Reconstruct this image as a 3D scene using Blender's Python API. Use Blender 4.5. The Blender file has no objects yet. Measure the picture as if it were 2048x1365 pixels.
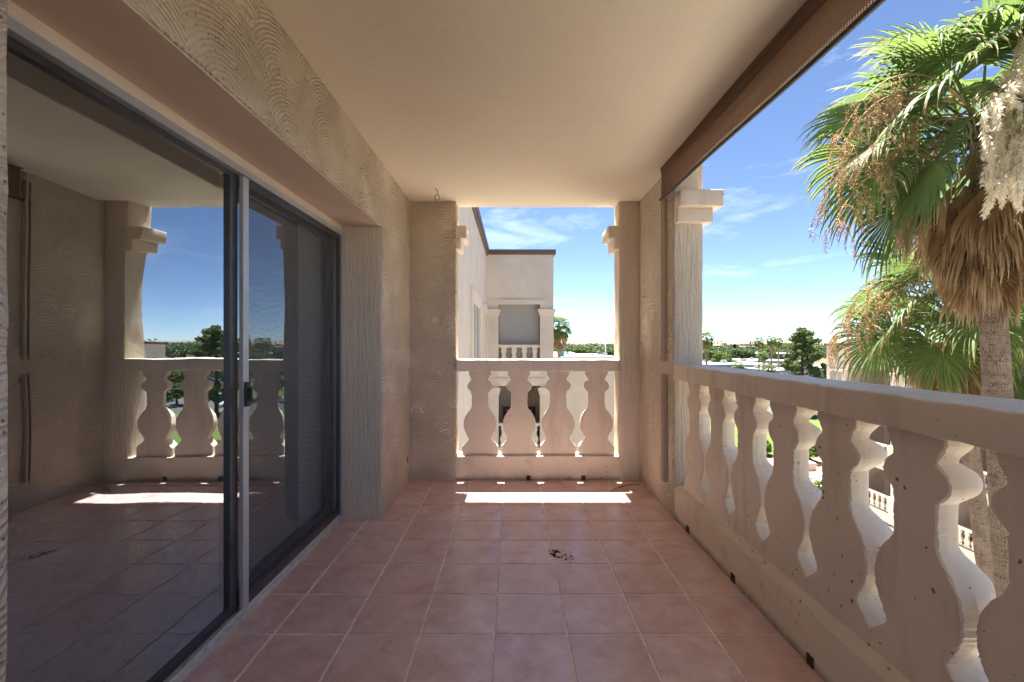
import bpy, math, random
import numpy as np
from mathutils import Vector, Matrix, noise as mnoise
rad = math.radians
scene = bpy.context.scene
COL = scene.collection

# ------------------------------------------------------------------ camera
cam_d = bpy.data.cameras.new('camera')
cam = bpy.data.objects.new('camera', cam_d); COL.objects.link(cam)
cam.location = (0, 0, 1.22); cam.rotation_euler = (rad(90), 0, 0)
cam_d.sensor_width = 36.0; cam_d.lens = 926 / 2048 * 36
cam_d.shift_x = -3 / 2048; cam_d.shift_y = 3.5 / 2048
cam_d.clip_start = 0.02; cam_d.clip_end = 30000
scene.camera = cam

# ------------------------------------------------------------------ sky
SUN = Vector((-0.024, 0.298, 1.0)).normalized()
SKY_STRENGTH = 0.05
world = bpy.data.worlds.new('World'); scene.world = world; world.use_nodes = True
wn = world.node_tree.nodes; wl = world.node_tree.links; wn.clear()
w_out = wn.new('ShaderNodeOutputWorld'); w_bg = wn.new('ShaderNodeBackground')
sky = wn.new('ShaderNodeTexSky'); sky.sky_type = 'NISHITA'; sky.sun_disc = False
sky.sun_elevation = math.asin(SUN.z); sky.sun_rotation = math.atan2(SUN.x, SUN.y)
sky.altitude = 350; sky.air_density = 0.47; sky.dust_density = 0.05; sky.ozone_density = 1.8
w_bg.inputs['Strength'].default_value = SKY_STRENGTH
# thin cirrus, all round the sky
w_tc = wn.new('ShaderNodeTexCoord'); w_map = wn.new('ShaderNodeMapping')
w_map.inputs['Scale'].default_value = (1.6, 1.6, 7.0); w_map.inputs['Location'].default_value = (3.1, 0.7, 0.35)
w_noise = wn.new('ShaderNodeTexNoise'); w_noise.inputs['Scale'].default_value = 2.2
w_noise.inputs['Detail'].default_value = 7; w_noise.inputs['Roughness'].default_value = 0.62
w_noise.inputs['Distortion'].default_value = 0.5
w_ramp = wn.new('ShaderNodeValToRGB'); w_ramp.color_ramp.elements[0].position = 0.52
w_ramp.color_ramp.elements[1].position = 0.9
w_ramp.color_ramp.elements[1].color = (0.4, 0.4, 0.4, 1)
w_mix = wn.new('ShaderNodeMix'); w_mix.data_type = 'RGBA'
w_mix.inputs['B'].default_value = (9.5, 9.8, 10.2, 1)
wl.new(w_tc.outputs['Generated'], w_map.inputs['Vector']); wl.new(w_map.outputs['Vector'], w_noise.inputs['Vector'])
wl.new(w_noise.outputs['Fac'], w_ramp.inputs['Fac']); wl.new(w_ramp.outputs['Color'], w_mix.inputs['Factor'])
wl.new(sky.outputs['Color'], w_mix.inputs['A']); wl.new(w_mix.outputs['Result'], w_bg.inputs['Color'])
wl.new(w_bg.outputs['Background'], w_out.inputs['Surface'])

# ------------------------------------------------------------------ sun, exposure
sun_d = bpy.data.lights.new('sun', 'SUN'); sun_o = bpy.data.objects.new('sun', sun_d); COL.objects.link(sun_o)
sun_d.energy = 5.0; sun_d.angle = rad(0.53); sun_d.color = (1.0, 0.95, 0.86)
sun_o.rotation_euler = (-SUN).to_track_quat('-Z', 'Y').to_euler(); sun_o.location = (-2, 30, 80)
vs = scene.view_settings
vs.view_transform = 'Standard'; vs.look = 'None'; vs.gamma = 1.0; vs.use_curve_mapping = False
vs.exposure = 2.63
scene.cycles.max_bounces = 10; scene.cycles.diffuse_bounces = 7; scene.cycles.glossy_bounces = 3
scene.cycles.use_adaptive_sampling = True; scene.cycles.adaptive_threshold = 0.02
scene.cycles.transparent_max_bounces = 24; scene.cycles.transmission_bounces = 4
scene.cycles.sample_clamp_indirect = 8.0; scene.cycles.use_denoising = True
scene.cycles.caustics_reflective = False; scene.cycles.caustics_refractive = False

# ------------------------------------------------------------------ helpers
rng = np.random.default_rng(7); random.seed(7)

class MB:
    """collects faces and links them as one mesh object"""
    def __init__(s): s.v = []; s.f = []; s.uv = []; s.n = 0
    def add(s, vs_, fs_, uv=None):
        s.v.extend([tuple(p) for p in vs_]); s.f.extend([tuple(i + s.n for i in q) for q in fs_])
        s.uv.extend([(0.5, 0.5)] * len(vs_) if uv is None else [tuple(q) for q in uv]); s.n += len(vs_)
        return s
    def box(s, x0, x1, y0, y1, z0, z1):
        v = [(x, y, z) for x in (x0, x1) for y in (y0, y1) for z in (z0, z1)]
        return s.add(v, [(0, 1, 3, 2), (4, 6, 7, 5), (0, 4, 5, 1), (2, 3, 7, 6), (0, 2, 6, 4), (1, 5, 7, 3)])
    def tube(s, pts, radii, n=8, cap=True):
        pts = [Vector(p) for p in pts]; base = []
        for i, p in enumerate(pts):
            t = (pts[min(i + 1, len(pts) - 1)] - pts[max(i - 1, 0)])
            t = t.normalized() if t.length > 1e-9 else Vector((0, 0, 1))
            a = t.orthogonal().normalized() if i == 0 else (a - t * a.dot(t)).normalized()
            b = t.cross(a); r = radii[i] if hasattr(radii, '__len__') else radii
            base += [tuple(p + (a * math.cos(2 * math.pi * k / n) + b * math.sin(2 * math.pi * k / n)) * r) for k in range(n)]
        f = [(i * n + k, i * n + (k + 1) % n, (i + 1) * n + (k + 1) % n, (i + 1) * n + k) for i in range(len(pts) - 1) for k in range(n)]
        if cap: f += [tuple(range(n - 1, -1, -1)), tuple(range((len(pts) - 1) * n, len(pts) * n))]
        return s.add(base, f)
    def mesh(s, name, mat, smooth=False):
        me = bpy.data.meshes.new(name); me.from_pydata(s.v, [], s.f)
        if mat: me.materials.append(mat)
        l = np.empty(len(me.loops), dtype=np.int32); me.loops.foreach_get('vertex_index', l)
        u = me.uv_layers.new(name='UVMap'); u.data.foreach_set('uv', np.array(s.uv, dtype=np.float32)[l].ravel())
        if smooth: me.polygons.foreach_set('use_smooth', np.ones(len(me.polygons), dtype=bool))
        me.update(); return me
    def build(s, name, mat, parent=None, smooth=False): return link(name, s.mesh(name, mat, smooth), parent)

def link(name, me, parent=None, loc=None, rz=None):
    o = bpy.data.objects.new(name, me); COL.objects.link(o)
    if loc is not None: o.location = loc
    if rz is not None: o.rotation_euler = (0, 0, rz)
    if parent is not None: o.parent = parent
    return o

def rbox(mb, x0, x1, y0, y1, z0, z1, r=0.01, step=0.05, amp=0.002, seed=0.0, freq=14.0):
    """box with rounded, slightly uneven edges (hand-cast or plastered)"""
    def ax(a, b):
        n = max(1, int(round((b - a - 2 * r) / step)))
        return np.concatenate(([a, a + 0.3 * r], np.linspace(a + r, b - r, n + 1), [b - 0.3 * r, b]))
    A = [ax(x0, x1), ax(y0, y1), ax(z0, z1)]; lo = (x0 + r, y0 + r, z0 + r); hi = (x1 - r, y1 - r, z1 - r)
    for d in range(3):
        u, w = [k for k in range(3) if k != d]
        for side in (0, -1):
            vs_ = []
            for i in A[u]:
                for j in A[w]:
                    p = [0, 0, 0]; p[d] = A[d][side]; p[u] = i; p[w] = j
                    q = [min(max(p[k], lo[k]), hi[k]) for k in range(3)]
                    v = Vector(p) - Vector(q)
                    if v.length > 1e-9: v = v.normalized() * r
                    P = Vector(q) + v
                    if amp: P += mnoise.noise_vector(P * freq + Vector((seed, seed * 1.7, -seed))) * amp
                    vs_.append(P)
            nu, nw = len(A[u]), len(A[w]); fs_ = []
            for i in range(nu - 1):
                for j in range(nw - 1):
                    q = (i * nw + j, (i + 1) * nw + j, (i + 1) * nw + j + 1, i * nw + j + 1)
                    flip = (side == 0) ^ (d == 1)
                    fs_.append(q[::-1] if flip else q)
            mb.add(vs_, fs_)
    return mb

def tag(o, label, cat, group=None, kind=None):
    o['label'] = label; o['category'] = cat
    if group: o['group'] = group
    if kind: o['kind'] = kind
    return o
def thing(name, label, cat, loc=(0, 0, 0), group=None):
    return tag(link(name, None, None, loc), label, cat, group)
def struct(o, label=None):
    o['kind'] = 'structure'
    if label: o['label'] = label
    return o

# ------------------------------------------------------------------ materials
class NT:
    def __init__(s, name, rough=0.8, spec=0.3):
        s.m = bpy.data.materials.new(name); s.m.use_nodes = True; s.t = s.m.node_tree
        s.b = s.t.nodes['Principled BSDF']; s.b.inputs['Roughness'].default_value = rough
        s.b.inputs['Specular IOR Level'].default_value = spec
        g = s.t.nodes.new('ShaderNodeNewGeometry'); s.pos = g.outputs['Position']
        s.outn = s.t.nodes['Material Output']
    def n(s, typ, ins=None, **kw):
        d = s.t.nodes.new('ShaderNode' + typ)
        for k, v in kw.items(): setattr(d, k, v)
        for k, v in (ins or {}).items():
            if hasattr(v, 'links') and hasattr(v, 'node'): s.t.links.new(v, d.inputs[k])
            else: d.inputs[k].default_value = v
        return d
    def math(s, op, a, b=0.0, c=None):
        d = s.n('Math', {0: a, 1: b}, operation=op)
        if c is not None:
            if hasattr(c, 'node'): s.t.links.new(c, d.inputs[2])
            else: d.inputs[2].default_value = c
        return d.outputs[0]
    def vmath(s, op, a, b=(0, 0, 0)):
        d = s.n('VectorMath', {0: a, 1: b}, operation=op); return d.outputs['Value' if op in ('LENGTH', 'DISTANCE') else 'Vector']
    def obj(s): return s.n('TexCoord').outputs['Object']
    def uv(s): return s.n('TexCoord').outputs['UV']
    def rand(s): return s.n('ObjectInfo').outputs['Random']
    def noise(s, vec, scale, detail=4, rough=0.55, dist=0.0):
        return s.n('TexNoise', {'Vector': vec, 'Scale': scale, 'Detail': detail, 'Roughness': rough, 'Distortion': dist}).outputs['Fac']
    def scale(s, vec, sc): return s.vmath('MULTIPLY', vec, sc)
    def ramp(s, fac, stops):
        d = s.n('ValToRGB', {'Fac': fac}); e = d.color_ramp.elements
        while len(e) < len(stops): e.new(0.5)
        for k, (p, c) in enumerate(stops):
            e[k].position = p; e[k].color = (*c, 1) if hasattr(c, '__len__') else (c, c, c, 1)
        return d.outputs['Color']
    def mix(s, fac, a, b, blend='MIX'):
        f = lambda c: (*c, 1) if isinstance(c, tuple) and len(c) == 3 else c
        return s.n('Mix', {'Factor': fac, 'A': f(a), 'B': f(b)}, data_type='RGBA', blend_type=blend).outputs['Result']
    def col(s, c):
        if hasattr(c, 'node'): s.t.links.new(c, s.b.inputs['Base Color'])
        else: s.b.inputs['Base Color'].default_value = (*c, 1)
        return s
    def bump(s, h, strength=0.5, dist=0.01):
        b = s.n('Bump', {'Height': h, 'Strength': strength, 'Distance': dist}); s.t.links.new(b.outputs['Normal'], s.b.inputs['Normal'])
        return b.outputs['Normal']
    def out(s, sh): s.t.links.new(sh, s.outn.inputs['Surface']); return s
    def setin(s, k, v):
        if hasattr(v, 'node'): s.t.links.new(v, s.b.inputs[k])
        else: s.b.inputs[k].default_value = v

STUCCO = (0.73, 0.635, 0.52)
def pits(t, vec, scale, share, size=0.32):
    """sparse air holes left in cast concrete"""
    v = t.n('TexVoronoi', {'Vector': vec, 'Scale': scale, 'Randomness': 1.0})
    keep = t.math('GREATER_THAN', t.n('SeparateColor', {'Color': v.outputs['Color']}).outputs[0], 1 - share)
    rr = t.math('MULTIPLY', t.n('SeparateColor', {'Color': v.outputs['Color']}).outputs[1], size)
    ins = t.math('LESS_THAN', v.outputs['Distance'], rr)
    return t.math('MULTIPLY', keep, ins)

def stucco_mat(name, kind, base=STUCCO):
    t = NT(name, 0.88, 0.25); P = t.pos
    warp = t.n('TexNoise', {'Vector': P, 'Scale': 3.0, 'Detail': 3.0})
    Pw = t.vmath('ADD', P, t.scale(t.vmath('SUBTRACT', warp.outputs['Color'], (0.5, 0.5, 0.5)), (0.035, 0.035, 0.035)))
    big = t.noise(P, 1.3, 4); mid = t.noise(P, 9, 5)
    fine = t.noise(P, 160, 3, 0.6)
    c = t.mix(t.ramp(big, [(0.3, 0.0), (0.72, 1.0)]), tuple(k * 0.92 for k in base), tuple(min(1, k * 1.06) for k in base))
    c = t.mix(t.math('MULTIPLY', t.ramp(mid, [(0.45, 0.0), (0.75, 1.0)]), 0.25), c, tuple(k * q for k, q in zip(base, (0.86, 0.80, 0.76))))
    if kind == 'swirl':
        S = (3.7, 3.7, 3.7)
        q = t.scale(Pw, S)
        vo = t.n('TexVoronoi', {'Vector': q, 'Scale': 1.0, 'Randomness': 0.9})
        d = t.vmath('DISTANCE', q, t.vmath('SUBTRACT', vo.outputs['Position'], (0.0, 0.0, 0.62)))
        d = t.math('ADD', d, t.math('MULTIPLY', t.noise(P, 26, 2), 0.045))
        ring = t.math('SINE', t.math('MULTIPLY', d, 6.2832 / 0.056))
        amp = t.ramp(t.noise(P, 4.0, 2), [(0.30, 0.35), (0.55, 1.0)])
        h = t.math('ADD', t.math('MULTIPLY', t.math('MULTIPLY', ring, 0.55), amp), t.math('MULTIPLY', fine, 0.8))
        h = t.math('ADD', h, t.math('MULTIPLY', mid, 1.4))
        pt = pits(t, Pw, 85, 0.42, 0.34); h = t.math('SUBTRACT', h, t.math('MULTIPLY', pt, 1.6))
        groove = t.math('MULTIPLY', t.math('LESS_THAN', ring, -0.6), t.math('MULTIPLY', amp, 0.36))
        c = t.mix(groove, c, tuple(k * 0.6 for k in base))  # relief shade in the trowel grooves put into the colour
        c = t.mix(t.math('MULTIPLY', pt, 0.75), c, (0.15, 0.095, 0.065))
        t.bump(h, 0.9, 0.0115)
    elif kind == 'streak':
        q = t.scale(Pw, (70, 70, 5))
        st = t.noise(q, 1.0, 4, 0.6, 0.6)
        h = t.math('ADD', t.math('MULTIPLY', t.ramp(st, [(0.3, 0.0), (0.7, 1.0)]), 1.5), t.math('MULTIPLY', fine, 0.6))
        pt = pits(t, P, 60, 0.2, 0.3); h = t.math('SUBTRACT', h, pt)
        c = t.mix(t.math('MULTIPLY', t.ramp(st, [(0.25, 1.0), (0.42, 0.0)]), 0.3), c, tuple(k * 0.6 for k in base))
        t.bump(h, 0.8, 0.006)
    elif kind == 'cast':
        t.setin('Roughness', 0.5); t.setin('Specular IOR Level', 0.5)
        # handrail, balusters: smooth paint over pitted concrete
        st = t.noise(t.scale(P, (45, 45, 4)), 1.0, 3)
        Pd = t.vmath('ADD', P, t.scale(t.n('TexNoise', {'Vector': P, 'Scale': 70.0, 'Detail': 2.0}).outputs['Color'], (0.016, 0.016, 0.016)))
        pt = t.math('MAXIMUM', pits(t, Pd, 42, 0.045, 0.28), t.math('MULTIPLY', pits(t, Pd, 105, 0.16, 0.30), t.math('GREATER_THAN', t.noise(P, 4, 2), 0.50)))
        h = t.math('ADD', t.math('MULTIPLY', st, 0.7), t.math('MULTIPLY', fine, 0.35))
        h = t.math('SUBTRACT', h, t.math('MULTIPLY', pt, 2.0))
        stain = t.ramp(t.noise(t.scale(P, (9, 9, 1.6)), 1.0, 5, 0.65), [(0.52, 0.0), (0.8, 1.0)])
        c = t.mix(t.math('MULTIPLY', stain, 0.5), c, (0.36, 0.275, 0.215))
        c = t.mix(t.math('MULTIPLY', pt, 0.85), c, (0.085, 0.055, 0.04))
        t.bump(h, 0.45, 0.004)
    elif kind == 'curb':
        st = t.noise(t.scale(P, (10, 10, 40)), 1.0, 4)
        stain = t.ramp(t.noise(P, 5.5, 6, 0.7), [(0.55, 0.0), (0.78, 1.0)])
        z = t.n('SeparateXYZ', {'Vector': P}).outputs[2]
        low = t.ramp(t.math('ADD', z, t.math('MULTIPLY', t.noise(P, 14, 4), 0.06)), [(0.028, 1.0), (0.075, 0.0)])
        c = t.mix(t.math('MULTIPLY', stain, 0.45), c, (0.36, 0.26, 0.175))
        c = t.mix(t.math('MULTIPLY', low, 0.7), c, (0.13, 0.085, 0.055))     # grime along the tile joint
        pt = pits(t, P, 55, 0.14, 0.34)
        c = t.mix(t.math('MULTIPLY', pt, 0.7), c, (0.1, 0.065, 0.05))
        h = t.math('ADD', t.math('MULTIPLY', st, 0.6), t.math('MULTIPLY', fine, 0.5)); h = t.math('SUBTRACT', h, t.math('MULTIPLY', pt, 1.5))
        t.bump(h, 0.5, 0.004)
    elif kind == 'plain':
        dr_ = t.ramp(t.noise(t.scale(P, (2.2, 2.2, 0.22)), 1.0, 5, 0.65), [(0.45, 0.0), (0.75, 1.0)])
        c = t.mix(t.math('MULTIPLY', dr_, 0.22), c, tuple(k * 0.68 for k in base))
        h = t.math('ADD', t.math('MULTIPLY', fine, 0.5), t.math('MULTIPLY', mid, 0.5)); t.bump(h, 0.35, 0.004)
    t.col(c); return t.m

M = {}
M['swirl'] = stucco_mat('swirled stucco', 'swirl')
M['streak'] = stucco_mat('combed stucco', 'streak')
M['cast'] = stucco_mat('painted cast concrete', 'cast')
M['curb'] = stucco_mat('painted kerb', 'curb')
M['soffit'] = stucco_mat('smooth painted soffit', 'plain', (0.68, 0.56, 0.46))
FAC = (0.67, 0.59, 0.51)
M['facade'] = stucco_mat('facade stucco', 'plain', FAC)
M['trim'] = stucco_mat('facade trim', 'plain', (0.74, 0.65, 0.55))

def ceiling_mat():
    t = NT('ceiling paint', 0.8, 0.25); P = t.pos
    a = t.noise(P, 0.9, 5, 0.6); b = t.noise(P, 30, 4)
    c = t.mix(t.ramp(a, [(0.3, 0.0), (0.7, 1.0)]), (0.68, 0.61, 0.50), (0.725, 0.655, 0.54))
    scuff = t.ramp(t.noise(t.scale(P, (14, 2.2, 1)), 1.0, 5, 0.7, 1.5), [(0.66, 0.0), (0.78, 1.0)])
    c = t.mix(t.math('MULTIPLY', scuff, 0.12), c, (0.42, 0.33, 0.24))
    patch = t.ramp(t.noise(t.scale(P, (1.1, 0.7, 1)), 1.7, 6, 0.7, 2.0), [(0.47, 0.0), (0.53, 1.0)])
    c = t.mix(t.math('MULTIPLY', patch, 0.16), c, (0.68, 0.60, 0.48))
    dot = pits(t, P, 9, 0.14, 0.06)
    c = t.mix(t.math('MULTIPLY', dot, 0.7), c, (0.2, 0.14, 0.1))
    t.bump(t.math('ADD', t.math('MULTIPLY', b, 0.4), t.math('MULTIPLY', t.noise(P, 5, 3), 2.0)), 0.35, 0.010)
    t.col(c); return t.m
M['ceiling'] = ceiling_mat()

def tile_mat():
    t = NT('glazed pink tile', 0.36, 0.55); P = t.pos; r = t.rand()
    off = t.n('CombineXYZ', {0: t.math('MULTIPLY', r, 37.0), 1: t.math('MULTIPLY', r, 11.0), 2: 0.0}).outputs[0]
    Q = t.vmath('ADD', P, off)
    a = t.noise(Q, 7, 6, 0.66, 0.2); b = t.noise(Q, 55, 4, 0.7)
    c = t.mix(t.ramp(a, [(0.34, 0.0), (0.66, 1.0)]), (0.52, 0.305, 0.275), (0.79, 0.60, 0.575))
    c = t.mix(t.math('MULTIPLY', t.ramp(b, [(0.42, 0.0), (0.75, 1.0)]), 0.35), c, (0.80, 0.64, 0.61))
    dust = t.ramp(t.noise(P, 3.2, 6, 0.68, 0.6), [(0.46, 0.0), (0.74, 1.0)])
    c = t.mix(t.math('MULTIPLY', dust, 0.52), c, (0.80, 0.70, 0.67))
    sp = pits(t, P, 40, 0.010, 0.16)
    c = t.mix(t.math('MULTIPLY', sp, 0.7), c, (0.13, 0.07, 0.05))
    c = t.mix(t.math('MULTIPLY', r, 0.32), c, (0.58, 0.35, 0.31))
    t.setin('Coat Weight', 0.6); t.setin('Coat Roughness', 0.22)
    t.setin('Roughness', t.ramp(t.noise(Q, 5, 2), [(0.3, 0.30), (0.75, 0.42)]))
    t.bump(t.noise(Q, 5, 2), 0.10, 0.006); t.col(c); return t.m
M['tile'] = tile_mat()
def simple(name, c, rough=0.6, spec=0.4, metal=0.0, var=0.0, vs_=20.0, bump=0.0, objc=False):
    t = NT(name, rough, spec); t.b.inputs['Metallic'].default_value = metal
    if var:
        f = t.noise(t.obj() if objc else t.pos, vs_, 5, 0.6)
        t.col(t.mix(t.ramp(f, [(0.3, 0.0), (0.7, 1.0)]), tuple(k * (1 - var) for k in c), tuple(min(1, k * (1 + var)) for k in c)))
        if bump: t.bump(f, 0.5, bump)
    else: t.col(c)
    return t.m
M['grout'] = simple('sanded grout', (0.80, 0.70, 0.64), 0.9, 0.2, 0, 0.25, 14, 0.002)
M['alu'] = simple('mill aluminium', (0.46, 0.48, 0.50), 0.42, 0.5, 0.25, 0.10, 6)
M['sill'] = simple('worn aluminium sill', (0.60, 0.60, 0.60), 0.4, 0.5, 0.3, 0.18, 25)
M['dark_metal'] = simple('dark frame metal', (0.06, 0.06, 0.065), 0.4, 0.5, 0.3, 0.2, 8)  # door panels are aluminium in shade; that shade is put into this colour
M['black'] = simple('black plastic', (0.018, 0.018, 0.02), 0.4)
M['gasket'] = simple('rubber gasket', (0.02, 0.02, 0.02), 0.7)
M['channel'] = simple('painted metal channel', (0.50, 0.40, 0.31), 0.5, 0.4, 0, 0.08, 9)
M['rust'] = simple('rusty drain', (0.06, 0.035, 0.022), 0.75, 0.4, 0.2, 0.6, 60)
M['steel'] = simple('hook steel', (0.28, 0.22, 0.17), 0.5, 0.5, 0.6)
M['dark_room'] = simple('shaded room surface', (0.075, 0.055, 0.042), 0.6, 0.3, 0, 0.25, 6)  # shade deeper in the room put into the wall and ceiling colour
M['blind'] = simple('white blind vane', (0.80, 0.80, 0.79), 0.6)
M['room'] = simple('room paint', (0.56, 0.56, 0.57), 0.85)
M['coping'] = simple('brown metal coping', (0.135, 0.085, 0.068), 0.55, 0.4, 0, 0.15, 3)

def glass_mat():
    t = NT('tinted door glass')
    w = t.noise(t.scale(t.pos, (1, 1.3, 1.0)), 1.6, 1)
    b = t.n('Bump', {'Height': w, 'Strength': 0.25, 'Distance': 0.012}).outputs['Normal']
    tr = t.n('BsdfTransparent', {'Color': (0.90, 0.92, 0.97, 1)}).outputs[0]
    gl = t.n('BsdfGlossy', {'Color': (0.82, 0.92, 1.0, 1), 'Roughness': 0.0, 'Normal': b}).outputs[0]
    fr = t.n('Fresnel', {'IOR': 1.9, 'Normal': b}).outputs[0]
    f = t.math('ADD', t.math('MULTIPLY', fr, 1.1), 0.22)
    g0 = t.n('MixShader', {0: f, 1: tr, 2: gl}).outputs[0]
    smear = t.ramp(t.noise(t.scale(t.pos, (1, 3.0, 1.2)), 3.0, 6, 0.7, 1.2), [(0.42, 0.004), (0.75, 0.05)])
    dust = t.n('BsdfDiffuse', {'Color': (0.5, 0.5, 0.5, 1)}).outputs[0]
    t.out(t.n('MixShader', {0: smear, 1: g0, 2: dust}).outputs[0]); return t.m
M['glass'] = glass_mat()
def screen_mat():
    t = NT('insect screen', 0.8, 0.1); t.col((0.13, 0.135, 0.145))
    # woven threads, fine enough to fuse; moire of their reflection put into the opacity
    y = t.n('SeparateXYZ', {'Vector': t.pos}).outputs[1]; z = t.n('SeparateXYZ', {'Vector': t.pos}).outputs[2]
    wob = t.math('MULTIPLY', t.noise(t.pos, 1.8, 1), 0.22)
    beat = t.math('SINE', t.math('MULTIPLY', t.math('ADD', z, wob), 210.0))
    f = t.math('ADD', 0.42, t.math('MULTIPLY', beat, 0.035))
    tr = t.n('BsdfTransparent').outputs[0]
    t.out(t.n('MixShader', {0: f, 1: tr, 2: t.b.outputs[0]}).outputs[0]); return t.m
M['screen'] = screen_mat()
def carpet_mat():
    t = NT('patterned carpet', 1.0, 0.05); P = t.pos
    q = t.vmath('ADD', P, t.scale(t.n('TexNoise', {'Vector': P, 'Scale': 22.0, 'Detail': 3.0}).outputs['Color'], (0.075, 0.075, 0.0)))
    e = t.n('TexVoronoi', {'Vector': t.scale(q, (1.25, 2.3, 0.0)), 'Scale': 9.0}, feature='DISTANCE_TO_EDGE').outputs['Distance']
    ln = t.ramp(e, [(0.012, 1.0), (0.05, 0.0)])
    f = t.noise(P, 420, 3, 0.7)
    c = t.mix(t.ramp(f, [(0.3, 0.0), (0.7, 1.0)]), (0.60, 0.63, 0.72), (0.80, 0.83, 0.92))
    c = t.mix(t.math('MULTIPLY', ln, 0.28), c, (0.30, 0.30, 0.32))
    t.bump(t.math('SUBTRACT', t.math('MULTIPLY', f, 0.5), ln), 0.4, 0.005); t.col(c); return t.m
M['carpet'] = carpet_mat()
def shade_mat():
    t = NT('woven shade mesh', 0.85, 0.15); u = t.uv()
    x = t.n('SeparateXYZ', {'Vector': u}).outputs[0]; y = t.n('SeparateXYZ', {'Vector': u}).outputs[1]
    wx = t.math('SINE', t.math('MULTIPLY', x, 6.2832 / 0.012)); wy = t.math('SINE', t.math('MULTIPLY', y, 6.2832 / 0.007))
    wv = t.math('MULTIPLY', t.math('ADD', wx, wy), 0.25)
    f = t.math('ADD', t.math('ADD', wv, 0.5), t.math('SUBTRACT', t.noise(u, 60, 4), 0.5))
    c = t.mix(f, (0.105, 0.062, 0.041), (0.25, 0.16, 0.108)); t.col(c)
    tl = t.n('BsdfTranslucent', {'Color': (0.34, 0.19, 0.11, 1)}).outputs[0]
    m1 = t.n('MixShader', {0: 0.15, 1: t.b.outputs[0], 2: tl}).outputs[0]
    tr = t.n('BsdfTransparent').outputs[0]
    hem = t.math('LESS_THAN', y, 0.022)
    hole = t.math('MULTIPLY', t.math('GREATER_THAN', t.math('ADD', wx, wy), 0.8), t.math('ADD', 0.10, t.math('MULTIPLY', hem, 0.6)))
    t.out(t.n('MixShader', {0: hole, 1: m1, 2: tr}).outputs[0]); return t.m
M['shade'] = shade_mat()
def leaf_mat(name, c0, c1, ctip, trans=0.35, rough=0.4):
    t = NT(name, rough, 0.4); r = t.rand(); v = t.n('SeparateXYZ', {'Vector': t.uv()}).outputs[1]
    f = t.math('ADD', t.math('MULTIPLY', t.noise(t.obj(), 5.0, 3), 0.9), t.math('MULTIPLY', t.math('SUBTRACT', r, 0.5), 0.7))
    c = t.mix(f, c0, c1)
    tipn = t.math('ADD', v, t.math('MULTIPLY', t.math('SUBTRACT', t.noise(t.obj(), 11.0, 2), 0.5), 0.5))
    c = t.mix(t.ramp(tipn, [(0.72, 0.0), (1.02, 1.0)]), c, ctip); t.col(c)
    tl = t.n('BsdfTranslucent', {'Color': t.mix(0.5, c, tuple(min(1, k * 2.2) for k in c1))}).outputs[0]
    t.out(t.n('MixShader', {0: trans, 1: t.b.outputs[0], 2: tl}).outputs[0]); return t.m
M['frond'] = leaf_mat('palm leaf', (0.048, 0.092, 0.030), (0.12, 0.175, 0.045), (0.36, 0.28, 0.13), 0.42, 0.6)
M['dead'] = leaf_mat('dead palm leaf', (0.28, 0.165, 0.075), (0.45, 0.31, 0.165), (0.52, 0.41, 0.26), 0.25, 0.7)
M['petiole'] = simple('palm stalk', (0.20, 0.19, 0.06), 0.5, 0.4, 0, 0.3, 4, 0, True)
M['flower'] = leaf_mat('cream palm blossom', (0.88, 0.76, 0.50), (0.92, 0.83, 0.60), (0.88, 0.77, 0.52), 0.65, 0.8)
M['twig'] = simple('dry flower stalk', (0.42, 0.28, 0.14), 0.8, 0.2, 0, 0.35, 7)
def bark_mat():
    t = NT('palm bark', 0.9, 0.15); u = t.uv()
    q = t.vmath('ADD', t.scale(u, (1.0, 1.0, 0)), t.scale(t.n('TexNoise', {'Vector': t.pos, 'Scale': 6.0, 'Detail': 4.0}).outputs['Color'], (0.05, 0.05, 0)))
    e1 = t.n('TexVoronoi', {'Vector': t.scale(q, (30, 34, 1)), 'Scale': 1.0, 'Randomness': 0.55}, feature='DISTANCE_TO_EDGE').outputs['Distance']
    ln = t.math('MULTIPLY', t.ramp(e1, [(0.01, 1.0), (0.09, 0.0)]), t.ramp(t.noise(t.pos, 14, 3), [(0.38, 0.1), (0.6, 1.0)]))
    ring = t.noise(t.scale(q, (1.5, 30, 1)), 1.0, 4)
    f = t.noise(t.pos, 3, 4)
    c = t.mix(t.ramp(f, [(0.35, 0.0), (0.65, 1.0)]), (0.26, 0.185, 0.125), (0.40, 0.30, 0.22))
    c = t.mix(t.math('MULTIPLY', t.ramp(ring, [(0.4, 0.0), (0.7, 1.0)]), 0.45), c, (0.46, 0.38, 0.31))
    c = t.mix(t.math('MULTIPLY', t.ramp(ring, [(0.28, 1.0), (0.42, 0.0)]), 0.5), c, (0.13, 0.09, 0.065))
    c = t.mix(t.math('MULTIPLY', ln, 0.7), c, (0.08, 0.055, 0.045))
    t.bump(t.math('SUBTRACT', ring, t.math('MULTIPLY', ln, 0.8)), 1.0, 0.02); t.col(c); return t.m
M['bark'] = bark_mat()
M['wood'] = simple('pine bark', (0.12, 0.08, 0.055), 0.9, 0.1, 0, 0.3, 3)
def foliage(name, a, b):
    t = NT(name, 0.6, 0.25); v = t.n('SeparateXYZ', {'Vector': t.uv()}).outputs[0]
    f = t.math('ADD', t.math('MULTIPLY', v, 0.7), t.math('MULTIPLY', t.noise(t.pos, 0.35, 4), 0.5))
    c = t.mix(f, a, b); t.col(c)
    tl = t.n('BsdfTranslucent', {'Color': c}).outputs[0]
    t.out(t.n('MixShader', {0: 0.3, 1: t.b.outputs[0], 2: tl}).outputs[0]); return t.m
M['pine'] = foliage('pine needles', (0.05, 0.09, 0.03), (0.19, 0.23, 0.085))
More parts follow.
